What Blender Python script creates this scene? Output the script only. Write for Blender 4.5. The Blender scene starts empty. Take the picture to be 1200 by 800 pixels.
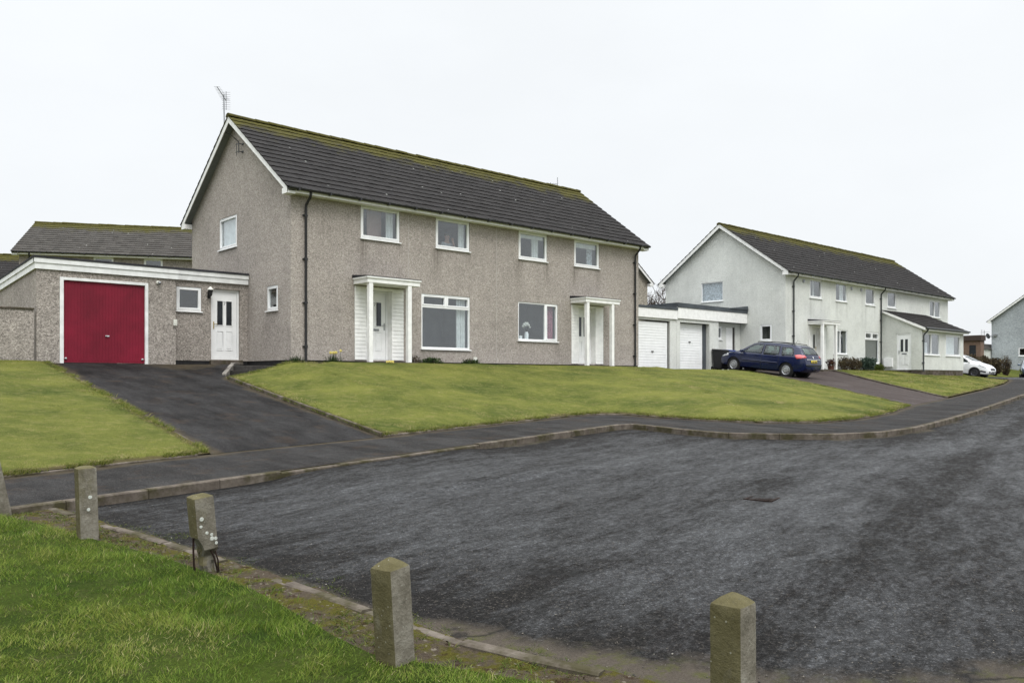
import bpy, bmesh, math, random
import numpy as np
from mathutils import Vector, Matrix, noise
from mathutils.geometry import delaunay_2d_cdt
from mathutils.bvhtree import BVHTree

random.seed(7); RNG = np.random.default_rng(11)
SC = bpy.context.scene
COL = SC.collection
R = math.radians

# ------------------------------------------------------------------ node helpers
class Nodes:
    def __init__(self, tree):
        self.t = tree
    def n(self, typ, ins=None, out=0, **props):
        nd = self.t.nodes.new(typ)
        for k, v in props.items():
            setattr(nd, k, v)
        for k, v in (ins or {}).items():
            s = nd.inputs[k]
            if isinstance(v, bpy.types.NodeSocket):
                self.t.links.new(v, s)
            elif v is not None:
                if hasattr(s.default_value, '__len__') and not hasattr(v, '__len__'):
                    v = (v, v, v, 1)[:len(s.default_value)]
                if hasattr(v, '__len__') and len(v) == 3 and len(s.default_value) == 4:
                    v = (*v, 1)
                s.default_value = v
        return nd.outputs[out] if out is not None else nd
    def math(self, op, a, b=None, clamp=False):
        return self.n('ShaderNodeMath', {0: a, 1: b}, operation=op, use_clamp=clamp)
    def mix(self, f, a, b, blend='MIX'):
        nd = self.t.nodes.new('ShaderNodeMix'); nd.data_type = 'RGBA'; nd.blend_type = blend
        for k, v in ((0, f), (6, a), (7, b)):
            s = nd.inputs[k]
            if isinstance(v, bpy.types.NodeSocket): self.t.links.new(v, s)
            else: s.default_value = v if k == 0 else (*v, 1)[:4]
        return nd.outputs[2]
    def ramp(self, f, stops, interp='LINEAR'):
        nd = self.t.nodes.new('ShaderNodeValToRGB'); cr = nd.color_ramp; cr.interpolation = interp
        while len(cr.elements) < len(stops): cr.elements.new(.5)
        for e, (p, c) in zip(cr.elements, stops):
            e.position = p; e.color = (c, c, c, 1) if not hasattr(c, '__len__') else (*c, 1)[:4]
        self.t.links.new(f, nd.inputs[0]); return nd.outputs[0]
    def noise(self, vec, scale, detail=2, rough=.5, dist=0, out=0):
        return self.n('ShaderNodeTexNoise', {'Vector': vec, 'Scale': scale, 'Detail': detail, 'Roughness': rough, 'Distortion': dist}, out)
    def voro(self, vec, scale, out='Color', feature='F1', rand=1):
        nd = self.n('ShaderNodeTexVoronoi', {'Vector': vec, 'Scale': scale, 'Randomness': rand}, None, feature=feature)
        return nd.outputs[out]
    def obj(self):
        return self.n('ShaderNodeTexCoord', out=3)
    def pos(self):
        return self.n('ShaderNodeNewGeometry', out=0)
    def map(self, vec, scale=(1, 1, 1), rot=(0, 0, 0), loc=(0, 0, 0)):
        return self.n('ShaderNodeMapping', {'Vector': vec, 'Scale': scale, 'Rotation': rot, 'Location': loc})
    def attr(self, name, out=2):
        return self.n('ShaderNodeAttribute', out=out, attribute_name=name)
    def bump(self, h, strength=.3, dist=.01, normal=None):
        ins = {'Height': h, 'Strength': strength, 'Distance': dist}
        if normal is not None: ins['Normal'] = normal
        return self.n('ShaderNodeBump', ins)

def material(name):
    m = bpy.data.materials.new(name); m.use_nodes = True
    nt = m.node_tree; b = nt.nodes['Principled BSDF']
    g = Nodes(nt)
    def setb(**kw):
        for k, v in kw.items():
            s = b.inputs[k.replace('_', ' ')]
            if isinstance(v, bpy.types.NodeSocket): nt.links.new(v, s)
            else: s.default_value = (*v, 1) if hasattr(v, '__len__') and len(v) == 3 else v
    return m, g, setb

def plain(name, col, rough=.5, spec=.5, metal=0, var=.06, scale=8, coat=0):
    """paint / plastic / metal with a slight unevenness in colour and gloss"""
    m, g, s = material(name)
    p = g.obj()
    n = g.noise(p, scale, 4, .6)
    lo = tuple(c * (1 - var * 1.5) for c in col); hi = tuple(min(1, c * (1 + var)) for c in col)
    s(Base_Color=g.mix(g.ramp(n, [(.3, 0), (.7, 1)]), lo, hi), Metallic=metal)
    b = m.node_tree.nodes['Principled BSDF']
    b.inputs['Specular IOR Level'].default_value = spec
    b.inputs['Coat Weight'].default_value = coat
    s(Roughness=g.ramp(g.noise(p, scale * 2.3, 3), [(.3, max(0, rough - .06)), (.7, min(1, rough + .08))]))
    return m

def harling(name, light, mid, dark, scale=34, contrast=1.0, streak=.25, sills=(), tone=(.13, .112, .092)):
    """dry-dash render: small stones thrown on the wall, rain streaks and soot stains of their own shape"""
    m, g, s = material(name)
    p = g.pos()
    v = g.voro(p, scale, 'Color')
    val = g.n('ShaderNodeSeparateColor', {0: v}, 0)
    val2 = g.n('ShaderNodeSeparateColor', {0: g.voro(p, scale * .45, 'Color')}, 1)
    val = g.math('ADD', g.math('MULTIPLY', val, .72), g.math('MULTIPLY', val2, .28))
    c = g.ramp(val, [(.12, dark), (.42, mid), (.62, mid), (.86, light)])
    big = g.ramp(g.noise(p, .55, 4, .6), [(.3, .86), (.7, 1.08)])
    c = g.mix(1, c, big, 'MULTIPLY')
    st = g.noise(g.map(p, (2.2, 2.2, .16)), 1.6, 5, .65)
    stm = g.ramp(st, [(.52, 0), (.78, streak)])
    c = g.mix(stm, c, tuple(x * .55 for x in mid))
    ptc = g.ramp(g.noise(p, 2.3, 3, .5), [(.56, 0), (.72, .22)])
    c = g.mix(ptc, c, tuple(x * .72 for x in dark))
    # rain stains with a shape of their own, running down from the ends of the sills
    if sills:
        sp_ = g.n('ShaderNodeSeparateXYZ', {0: p}, None); acc = None
        fine = g.ramp(g.noise(g.map(p, (6, 6, .25)), 3, 4, .6), [(.38, .15), (.66, 1)])
        for (x_, z_, w_, l_, k_) in sills:
            dx = g.n('ShaderNodeMapRange', {0: g.math('ABSOLUTE', g.math('SUBTRACT', sp_.outputs[0], x_)), 1: w_, 2: .0, 3: 0, 4: k_}, interpolation_type='SMOOTHSTEP')
            up_ = g.n('ShaderNodeMapRange', {0: sp_.outputs[2], 1: z_ - l_, 2: z_ - .1, 3: 0, 4: 1}); cut = g.math('LESS_THAN', sp_.outputs[2], z_ - .03)
            q = g.math('MULTIPLY', g.math('MULTIPLY', dx, up_), cut); acc = q if acc is None else g.math('MAXIMUM', acc, q)
        c = g.mix(g.math('MULTIPLY', g.math('MULTIPLY', acc, fine), 1.35, True), c, tone)
    s(Base_Color=c, Roughness=.95)
    d = g.voro(p, scale, 'Distance')
    s(Normal=g.bump(g.math('SUBTRACT', 1, d), .55, .02))
    m.node_tree.nodes['Principled BSDF'].inputs['Specular IOR Level'].default_value = .2
    return m

def tiles_mat(name, base, moss_amt=1.0):
    m, g, s = material(name)
    p = g.pos()
    tint = g.attr('tint')
    n = g.noise(p, 7, 5, .7)
    c = g.mix(g.math('MULTIPLY', tint, .9), tuple(x * .75 for x in base), tuple(x * 1.3 for x in base))
    c = g.mix(g.ramp(n, [(.35, 0), (.7, .45)]), c, tuple(x * 1.5 for x in (base[0] * 1.1, base[1], base[2] * .9)))
    # pale lichen dots
    sp = g.voro(p, 2.4, 'Distance'); sm = g.noise(p, .8, 2)
    dot = g.math('MULTIPLY', g.ramp(sp, [(.045, 1), (.09, 0)]), g.ramp(sm, [(.45, 0), (.55, 1)]))
    c = g.mix(dot, c, (.42, .43, .40))
    sp2 = g.ramp(g.noise(p, 26, 3, .7), [(.66, 0), (.74, .4)])
    c = g.mix(sp2, c, (.16, .155, .14))
    # moss where the ridge attribute says, broken by noise
    ms = g.attr('moss')
    mn = g.noise(g.map(p, (.7, .7, 1)), 1.7, 7, .76)
    mk = g.ramp(g.math('ADD', g.math('MULTIPLY', ms, .46 * moss_amt), g.math('MULTIPLY', mn, .95)), [(.60, 0), (.78, 1)])
    mc = g.mix(g.noise(p, 9, 4, .7), (.022, .021, .007), (.105, .095, .022))
    c = g.mix(mk, c, mc)
    s(Base_Color=c, Roughness=g.mix(mk, (.86,) * 3, (1,) * 3))
    s(Normal=g.bump(g.math('ADD', g.noise(p, 30, 4, .7), g.math('MULTIPLY', mk, g.noise(p, 14, 3))), .5, .02))
    m.node_tree.nodes['Principled BSDF'].inputs['Specular IOR Level'].default_value = .16
    return m

def glass_mat(name, tint=(.93, .96, .97), ior=1.5):
    m, g, s = material(name)
    nt = m.node_tree; nt.nodes.remove(nt.nodes['Principled BSDF'])
    tr = g.n('ShaderNodeBsdfTransparent', {0: (*tint, 1)})
    gl = g.n('ShaderNodeBsdfGlossy', {0: (1, 1, 1, 1), 'Roughness': .015})
    nrm = g.bump(g.noise(g.pos(), 1.3, 2), .06, .02)
    nt.links.new(nrm, gl.node.inputs['Normal'])
    bk = g.n('ShaderNodeNewGeometry', out=6)
    fr = g.n('ShaderNodeFresnel', {'IOR': g.math('SUBTRACT', ior, g.math('MULTIPLY', bk, ior - 1 / ior))})
    mx = g.n('ShaderNodeMixShader', {0: fr, 1: tr, 2: gl})
    nt.links.new(mx, nt.nodes['Material Output'].inputs[0])
    return m

MAT = {}
# worn repairs in the carriageway, in road-aligned metres: centre, half size, softness, depth of tone
ROAD_PATCHES = [(9.40, 3.13, .30, .24, .10, .35), (10.6, 2.62, .75, .02, .02, .4), (10.3, 1.62, .8, .02, .02, .3), (10.2, 2.07, .30, .06, .06, .6), (10.35, 2.1, .7, .5, .04, .18)]
def build_materials():
    A = MAT
    A['harl'] = harling('grey_dash_render', (.53, .482, .438), (.365, .329, .296), (.215, .192, .172), 58, sills=[(11.208 + a, z, w, l, k) for a, z, w, l, k in ((2.34, 4.28, .28, 1.5, .75), (3.68, 4.28, .2, .9, .4), (5.15, 4.28, .3, 1.3, .6), (6.5, 4.28, .2, .8, .35), (8.78, 4.28, .3, 1.5, .55), (10.1, 4.28, .22, 1.0, .5), (11.6, 4.28, .3, 1.3, .6), (12.9, 4.28, .25, 1.1, .45), (4.6, 1.0, .2, .5, .5), (8.76, 1.39, .25, .7, .4), (10.66, 1.39, .22, .7, .45), (1.0, 5.2, .8, 2.6, .22))])
    A['harl_side'] = harling('grey_dash_render_garage', (.50, .455, .41), (.315, .284, .254), (.155, .138, .123), 48)
    A['harl_pale'] = harling('pale_painted_render', (.72, .735, .70), (.665, .68, .645), (.585, .60, .565), 36, streak=.2, tone=(.30, .31, .285), sills=[(38.19 + a, z, w, l, k) for a, z, w, l, k in ((2.5, 4.27, .22, 1.6, .5), (3.6, 4.27, .2, 1.2, .4), (5.3, 4.27, .25, 1.7, .55), (6.4, 4.27, .2, 1.2, .4), (8.7, 4.27, .25, 1.6, .5), (9.8, 4.27, .2, 1.1, .35), (12.6, 4.27, .2, .6, .4), (5.0, 1.4, .2, .7, .4), (6.5, 1.4, .2, .7, .4), (8.3, 5.1, .3, 4, .3), (.2, 4.6, .4, 4, .2))])
    A['harl_blue'] = harling('bluish_grey_render', (.46, .49, .51), (.37, .40, .415), (.26, .285, .30), 22, streak=.3)
    A['harl_tan'] = harling('tan_render', (.46, .42, .35), (.33, .30, .25), (.18, .16, .14), 22)
    A['tiles'] = tiles_mat('concrete_tiles', (.0190, .0178, .0178))
    A['tiles_grey'] = tiles_mat('weathered_grey_tiles', (.050, .047, .043), 1.0)
    A['upvc'] = plain('white_upvc', (.85, .86, .86), .32, .5, var=.04, scale=3)
    A['white_paint'] = plain('white_painted_timber', (.84, .84, .82), .45, .4, var=.07, scale=5)
    A['old_white'] = plain('weathered_white_board', (.76, .77, .76), .55, .3, var=.1, scale=4)
    A['soffit'] = plain('grey_soffit', (.22, .235, .225), .7, .3, var=.1)
    A['black_pipe'] = plain('black_pipe', (.018, .018, .020), .4, .5, var=.15)
    A['dark_pipe'] = plain('dark_grey_pipe', (.035, .04, .042), .45, .5, var=.15)
    A['plinth'] = plain('black_bitumen_plinth', (.016, .016, .017), .7, .3, var=.3, scale=6)
    A['felt'] = plain('dark_roofing_felt', (.035, .035, .04), .85, .2, var=.25, scale=2)
    A['felt_blue'] = plain('slate_blue_roofing_felt', (.075, .085, .095), .8, .2, var=.2, scale=1.5)
    A['red_door'] = plain('red_painted_steel', (.185, .007, .024), .5, .3, var=.2, scale=1.1)
    A['room'] = plain('room_walls', (.30, .325, .36), .9, .1, var=.12, scale=.9)
    A['room_warm'] = plain('room_walls_pinkish', (.42, .29, .26), .9, .1)
    A['room_dark'] = plain('room_walls_dark', (.035, .035, .033), .9, .1)
    A['glass'] = glass_mat('window_glass', ior=1.78)
    A['dark_glass'] = plain('dark_door_glass', (.02, .024, .03), .08, .6, var=.2)
    A['car_glass'] = glass_mat('car_glass', (.62, .70, .68), 1.55)
    A['curtain'] = plain('pale_curtain', (.70, .71, .70), .9, .1, var=.1)
    A['net'] = plain('patterned_net_curtain', (.50, .53, .56), .9, .1, var=.35, scale=14)
    A['pink_cloth'] = plain('pink_curtain', (.36, .14, .20), .9, .1, var=.3, scale=10)
    A['blind'] = plain('grey_roller_blind', (.15, .145, .13), .85, .2, var=.05)
    A['steel'] = plain('galvanised_steel', (.30, .31, .32), .4, .5, 1, var=.2)
    A['aerial'] = plain('aerial_metal', (.09, .095, .10), .5, .5, .4, var=.2)
    A['chrome'] = plain('chrome', (.75, .75, .76), .15, .5, 1, var=.03)
    A['brass'] = plain('brass', (.55, .42, .16), .3, .5, 1, var=.1)
    A['grey_white'] = plain('off_white_plastic', (.66, .66, .60), .5, .4, var=.05)
    A['joint'] = plain('pale_mastic_joint', (.45, .42, .39), .9, .1, var=.15)
    A['black_plastic'] = plain('black_plastic', (.014, .014, .015), .5, .4, var=.2)
    A['dark_timber'] = plain('dark_timber', (.06, .055, .055), .7, .2, var=.2)
    A['car_blue'] = plain('dark_blue_car_paint', (.0010, .0062, .040), .2, .35, 0, .05, 2, coat=.4)
    A['bin_blue'] = plain('blue_bin_lid', (.012, .035, .17), .45, .4)
    A['car_white'] = plain('white_car_paint', (.80, .81, .82), .25, .5, 0, .02, 2, coat=.8)
    A['car_steel_blue'] = plain('steel_blue_car_paint', (.04, .07, .105), .22, .5, .3, .05, 2, coat=1)
    A['rubber'] = plain('tyre_rubber', (.018, .018, .018), .8, .3, var=.25)
    A['alloy'] = plain('silver_wheel', (.42, .43, .44), .35, .5, .7, var=.1)
    A['dark_alloy'] = plain('dark_alloy_wheel', (.10, .10, .11), .35, .5, .8, var=.1)
    A['red_lens'] = plain('red_lamp_lens', (.55, .10, .10), .15, .6, var=.1, scale=20)
    A['clear_lens'] = plain('clear_lamp_lens', (.62, .64, .66), .12, .7, .3, var=.2, scale=20)
    A['plate_yellow'] = plain('yellow_number_plate', (.62, .48, .05), .4, .4, var=.05)
    A['seat'] = plain('dark_car_seat', (.03, .03, .032), .8, .2)
    A['brown_clad'] = plain('brown_cladding', (.17, .115, .085), .7, .2, var=.15)
    A['brown_dark'] = plain('dark_brown_fascia', (.055, .04, .033), .7, .2, var=.15)
    A['skin'] = plain('skin', (.55, .33, .26), .55, .3, var=.05)
    A['shirt'] = plain('pale_top', (.62, .64, .68), .9, .1, var=.05)
    A['hair'] = plain('greying_hair', (.22, .19, .17), .8, .2, var=.2, scale=30)
    A['trousers'] = plain('dark_trousers', (.03, .035, .05), .9, .1)
    A['purple'] = plain('purple_cloth', (.16, .12, .36), .8, .2, var=.15)
    A['terracotta'] = plain('brown_pot', (.12, .055, .04), .8, .2, var=.2)
    A['rust'] = plain('rusty_iron', (.022, .013, .010), .9, .2, .2, var=.5, scale=40)
    A['lichen'] = plain('white_lichen', (.50, .52, .48), .95, .1, var=.2, scale=60)
    A['bark'] = plain('grey_brown_bark', (.085, .072, .06), .95, .1, var=.3, scale=9)
    A['twig'] = plain('dark_twigs', (.06, .045, .035), .95, .1, var=.3)
    A['yellow_petal'] = plain('daffodil_yellow', (.62, .52, .16), .7, .2, var=.15, scale=40)
    # concrete of the posts: mossy green-brown with pale patches
    m, g, s = material('mossy_concrete'); p = g.pos(); o = g.obj()
    n1 = g.noise(p, 9, 6, .7); n2 = g.noise(g.map(p, (1, 1, .35)), 6.5, 5, .65)
    geo = g.n('ShaderNodeNewGeometry', out=1)
    nx = g.n('ShaderNodeSeparateXYZ', {0: geo}, None)
    c = g.ramp(n1, [(.25, (.085, .076, .058)), (.5, (.175, .160, .130)), (.75, (.28, .265, .225))])
    side = g.math('ADD', g.math('MULTIPLY', nx.outputs[0], -.34), g.math('MULTIPLY', nx.outputs[2], .55))
    alg = g.ramp(g.math('ADD', side, n2), [(.52, 0), (.78, .85)])
    c = g.mix(alg, c, g.mix(n1, (.042, .037, .014), (.135, .118, .050)))
    c = g.mix(g.ramp(g.noise(p, 60, 4, .7), [(.55, 0), (.75, .5)]), c, (.05, .047, .04))
    c = g.mix(g.ramp(g.voro(p, 24, 'Distance'), [(.05, .55), (.13, 0)]), c, (.40, .40, .35))
    s(Base_Color=c, Roughness=1, Specular_IOR_Level=.1, Normal=g.bump(g.math('ADD', g.noise(p, 55, 5, .7), g.math('MULTIPLY', n1, 1.6)), .6, .012))
    A['post'] = m
    # kerb / edging concrete
    m, g, s = material('kerb_concrete'); p = g.pos()
    n1 = g.noise(p, 5, 6, .7)
    c = g.ramp(n1, [(.25, (.050, .041, .033)), (.55, (.125, .106, .088)), (.8, (.20, .178, .152))])
    c = g.mix(g.ramp(g.noise(p, 2.1, 5, .7), [(.46, 0), (.62, .85)]), c, (.040, .037, .015))
    c = g.mix(g.ramp(g.noise(p, 70, 3, .7), [(.6, 0), (.75, .6)]), c, (.05, .047, .04))
    s(Base_Color=c, Roughness=1, Specular_IOR_Level=.1, Normal=g.bump(g.noise(p, 40, 5, .7), .5, .01))
    A['kerb'] = m
    A['edge_pale'] = plain('pale_edging_concrete', (.20, .185, .165), .95, .1, var=.4, scale=6)
    # road
    m, g, s = material('worn_wet_asphalt'); p = g.pos()
    rp = g.map(p, rot=(0, 0, R(-13)))
    st = g.noise(g.map(rp, (.22, 1.0, 1)), .9, 5, .6, .3)
    st2 = g.noise(g.map(rp, (.40, 1.25, 1)), 3.6, 6, .72, .25)
    st4 = g.noise(g.map(rp, (.6, 1.2, 1)), 13, 5, .75)
    worn = g.math('ADD', g.math('ADD', g.math('MULTIPLY', st, .30), g.math('MULTIPLY', st2, .40)), g.math('MULTIPLY', st4, .42))
    y = g.n('ShaderNodeSeparateXYZ', {0: rp}, 1)
    wob = g.math('MULTIPLY', g.math('SUBTRACT', g.noise(p, .8, 3), .5), .7)
    track = None
    for c0, w, k in ((1.62, .30, .062), (3.35, .34, .035), (-.25, .4, .035)):
        d = g.math('ABSOLUTE', g.math('SUBTRACT', g.math('ADD', y, wob), c0))
        tr = g.n('ShaderNodeMapRange', {0: d, 1: w * .35, 2: w * 1.25, 3: k, 4: 0})
        worn = g.math('SUBTRACT', worn, tr)
    edge = g.attr('edge')
    worn = g.math('SUBTRACT', worn, g.math('MULTIPLY', edge, .16))
    wm = g.ramp(worn, [(.42, 0), (.54, .45), (.68, 1)])
    ag = g.n('ShaderNodeSeparateColor', {0: g.voro(p, 130, 'Color')}, 0)
    agm = g.ramp(ag, [(.0, .35), (.55, .85), (.88, 1.4), (1, 2.8)])
    ag2 = g.n('ShaderNodeSeparateColor', {0: g.voro(p, 42, 'Color')}, 2); agm = g.mix(1, agm, g.ramp(ag2, [(0, .5), (.6, .95), (1, 1.9)]), 'MULTIPLY')
    c = g.mix(wm, (.0100, .0091, .0085), (.0350, .0366, .0395))
    c = g.mix(1, c, agm, 'MULTIPLY')
    st3 = g.n('ShaderNodeSeparateColor', {0: g.voro(p, 85, 'Color')}, 1)
    grit = g.math('MULTIPLY', g.ramp(st3, [(.955, 0), (.975, 1)]), g.ramp(g.noise(p, 1.7, 4), [(.35, .25), (.65, 1)]))
    c = g.mix(g.math('MULTIPLY', grit, .4), c, (.13, .115, .095))
    sx = g.n('ShaderNodeSeparateXYZ', {0: rp}, None); wb2 = g.math('MULTIPLY', g.math('SUBTRACT', g.noise(p, 6, 3), .5), .12)
    def rect(cx_, cy_, hx, hy, soft):
        a_ = g.math('SUBTRACT', g.math('ABSOLUTE', g.math('SUBTRACT', g.math('ADD', sx.outputs[0], wb2), cx_)), hx); b_ = g.math('SUBTRACT', g.math('ABSOLUTE', g.math('SUBTRACT', g.math('ADD', sx.outputs[1], wb2), cy_)), hy)
        return g.n('ShaderNodeMapRange', {0: g.math('MAXIMUM', a_, b_), 1: -soft, 2: soft, 3: 1, 4: 0})
    for (cx_, cy_, hx, hy, soft, k_) in ROAD_PATCHES:
        c = g.mix(g.math('MULTIPLY', rect(cx_, cy_, hx, hy, soft), k_), c, (.009, .0085, .008))
    dirt = g.attr('dirt')
    dm = g.ramp(g.math('ADD', g.math('MULTIPLY', dirt, .8), g.math('MULTIPLY', g.noise(p, 3.2, 6, .7), .55)), [(.62, 0), (.84, 1)])
    dc = g.mix(g.noise(p, 70, 4, .7), (.026, .021, .016), (.115, .097, .077))
    c = g.mix(g.math('MULTIPLY', dm, .85), c, dc)
    mm = g.math('MULTIPLY', g.ramp(g.noise(p, 7, 5, .7), [(.5, 0), (.62, 1)]), g.ramp(dirt, [(.45, 0), (.8, .85)]))
    c = g.mix(mm, c, g.mix(g.noise(p, 30, 3), (.02, .03, .006), (.085, .085, .02)))
    crk = g.voro(g.n('ShaderNodeVectorMath', {0: g.map(rp, (.16, .42, 1)), 1: g.n('ShaderNodeVectorMath', {0: g.noise(p, 2.2, 4, out=1), 3: .28}, operation='SCALE')}, operation='ADD'), 1.0, 'Distance', 'DISTANCE_TO_EDGE')
    ck = g.math('MULTIPLY', g.ramp(crk, [(.0, 1), (.010, 0)]), g.ramp(g.noise(p, .55, 3), [(.5, 0), (.56, .8)]))
    c = g.mix(ck, c, (.008, .008, .008))
    rgh = g.mix(wm, (.82,) * 3, (.50,) * 3)
    s(Base_Color=c, Roughness=g.mix(dm, rgh, (.95,) * 3))
    h = g.math('ADD', g.math('MULTIPLY', g.voro(p, 130, 'Distance'), .7), g.math('MULTIPLY', st2, .8))
    s(Normal=g.bump(g.math('SUBTRACT', h, ck), .5, .012))
    s(Specular_IOR_Level=g.ramp(g.math('MULTIPLY', wm, g.math('SUBTRACT', 1, dm)), [(0, .10), (1, .32)]))
    A['road'] = m
    # pavement and drive
    for nm, dk, lt, red in (('pavement', (.015, .0142, .014), (.036, .034, .033), 0), ('drive', (.0085, .0080, .0080), (.029, .0275, .0275), 0), ('drive_red', (.038, .029, .027), (.072, .058, .054), 1), ('path', (.030, .028, .026), (.085, .080, .074), 1)):
        m, g, s = material(nm + '_asphalt'); p = g.pos()
        a = g.noise(p, 1.1, 6, .7); b = g.noise(p, 5, 5, .7)
        a2 = g.noise(g.map(p, (1.3, .35, 1)), 1.6, 5, .65)
        c = g.mix(g.ramp(g.math('ADD', g.math('ADD', g.math('MULTIPLY', a, .4), g.math('MULTIPLY', a2, .3)), g.math('MULTIPLY', b, .35)), [(.40, 0), (.64, 1)]), dk, lt)
        ag = g.n('ShaderNodeSeparateColor', {0: g.voro(p, 90, 'Color')}, 0)
        c = g.mix(1, c, g.ramp(ag, [(0, .5), (.7, .95), (.95, 1.5), (1, 2.4)]), 'MULTIPLY')
        br = g.ramp(g.noise(p, 1.7, 6, .72), [(.54, 0), (.70, .6)])
        c = g.mix(br, c, (.045, .030, .020))
        dirt = g.attr('dirt')
        dm = g.ramp(g.math('ADD', g.math('MULTIPLY', dirt, .75), g.math('MULTIPLY', g.noise(p, 4, 6, .7), .55)), [(.6, 0), (.82, .9)])
        c = g.mix(dm, c, g.mix(g.noise(p, 40, 3), (.028, .022, .014), (.075, .060, .038)))
        s(Base_Color=c, Roughness=g.ramp(b, [(.3, .68), (.7, .92)]), Normal=g.bump(g.voro(p, 90, 'Distance'), .5, .012))
        s(Specular_IOR_Level=g.ramp(a2, [(.40, .06), (.64, .15)]))
        A[nm] = m
    # lawns: ground under the blades
    def lawn(nm, c1, c2, c3, sc=.5):
        m, g, s = material(nm); p = g.pos()
        a = g.noise(p, sc, 6, .65); b = g.noise(g.map(p, (1, 1, .2)), 5, 6, .75); f = g.noise(p, 60, 3, .8)
        c = g.mix(g.ramp(a, [(.36, 0), (.62, 1)]), c1, c2)
        c = g.mix(g.ramp(b, [(.50, 0), (.70, .55)]), c, c3)
        c = g.mix(1, c, g.ramp(f, [(.3, .55), (.7, 1.35)]), 'MULTIPLY')
        dirt = g.attr('dirt')
        dm = g.ramp(g.math('ADD', g.math('MULTIPLY', dirt, .7), g.math('MULTIPLY', g.noise(p, 5, 5, .7), .5)), [(.6, 0), (.8, .8)])
        c = g.mix(dm, c, g.mix(f, (.035, .026, .014), (.10, .075, .045)))
        s(Base_Color=c, Roughness=1, Specular_IOR_Level=.06, Normal=g.bump(g.math('ADD', f, b), .8, .03))
        return m
    A['lawn'] = lawn('lawn_ground', (.060, .078, .018), (.145, .152, .036), (.225, .20, .080))
    A['verge_grass'] = lawn('verge_ground', (.020, .036, .005), (.045, .064, .010), (.075, .07, .03), 1.4)  # ground coloured dark to carry the shade between the blades
    A['field'] = lawn('far_grass', (.055, .07, .014), (.095, .10, .02), (.11, .10, .035), .2)
    # verge dirt with moss
    m, g, s = material('mossy_verge_soil'); p = g.pos()
    a = g.noise(p, 5, 6, .72); f = g.noise(p, 45, 5, .75)
    c = g.mix(f, (.026, .019, .013), (.125, .100, .074))
    ms = g.ramp(a, [(.465, 0), (.56, 1)])
    c = g.mix(g.math('MULTIPLY', ms, .9), c, g.mix(f, (.024, .025, .004), (.130, .118, .018)))
    c = g.mix(g.ramp(g.noise(p, 11, 4), [(.58, 0), (.68, .9)]), c, (.038, .022, .013))
    sv = g.n('ShaderNodeSeparateColor', {0: g.voro(p, 60, 'Color')}, 0)
    c = g.mix(g.ramp(sv, [(.965, 0), (.98, .6)]), c, (.25, .22, .18))
    s(Base_Color=c, Roughness=1, Specular_IOR_Level=.08, Normal=g.bump(g.math('ADD', f, g.math('MULTIPLY', a, 1.5)), .9, .03))
    A['soil'] = m
    # blades: tint attribute runs 0..1 from dark green to straw
    def blades(nm, stops):
        m, g, s = material(nm)
        c = g.ramp(g.attr('tint'), stops)
        s(Base_Color=c, Roughness=.6)
        b = m.node_tree.nodes['Principled BSDF']
        b.inputs['Specular IOR Level'].default_value = .12
        nt = m.node_tree
        tl = g.n('ShaderNodeBsdfTranslucent', {0: c})
        mx = g.n('ShaderNodeMixShader', {0: .3, 1: b.outputs[0], 2: tl})
        nt.links.new(mx, nt.nodes['Material Output'].inputs[0])
        return m
    A['blade'] = blades('verge_blades', [(0, (.052, .102, .012)), (.45, (.130, .198, .026)), (.8, (.225, .265, .052)), (.93, (.25, .24, .075)), (1, (.46, .40, .22))])
    A['lawn_blade'] = blades('lawn_blades', [(0, (.042, .068, .012)), (.42, (.128, .156, .026)), (.75, (.222, .222, .052)), (1, (.36, .31, .15))])
    A['leaf'] = blades('leaf_green', [(0, (.016, .032, .012)), (.6, (.045, .075, .022)), (1, (.10, .13, .04))])
    A['leaf_teal'] = blades('leaf_teal', [(0, (.018, .034, .026)), (.6, (.048, .078, .058)), (1, (.11, .14, .11))])
    A['leaf_brown'] = blades('leaf_brown', [(0, (.030, .022, .014)), (.6, (.080, .062, .038)), (1, (.15, .125, .06))])
    A['leaf_red'] = blades('leaf_red', [(0, (.03, .012, .012)), (.6, (.085, .030, .028)), (1, (.12, .09, .04))])
    A['weed'] = blades('weed_leaf', [(0, (.030, .052, .008)), (.6, (.075, .105, .018)), (1, (.15, .15, .04))])
    m, g, s = material('road_grit')
    s(Base_Color=g.ramp(g.attr('tint'), [(0, (.03, .027, .024)), (.6, (.10, .088, .072)), (1, (.30, .28, .245))]), Roughness=.9)
    A['grit'] = m
build_materials()

# ------------------------------------------------------------------ mesh helpers
class Frame:
    """local frame on a wall: u along it, n outwards, z up"""
    def __init__(s, o, u, n):
        s.o = Vector((o[0], o[1], 0)); s.u = Vector((u[0], u[1], 0)).normalized(); s.n = Vector((n[0], n[1], 0)).normalized()
    def __call__(s, u, n, z):
        return s.o + s.u * u + s.n * n + Vector((0, 0, z))
WORLD = Frame((0, 0), (1, 0), (0, 1))

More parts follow.
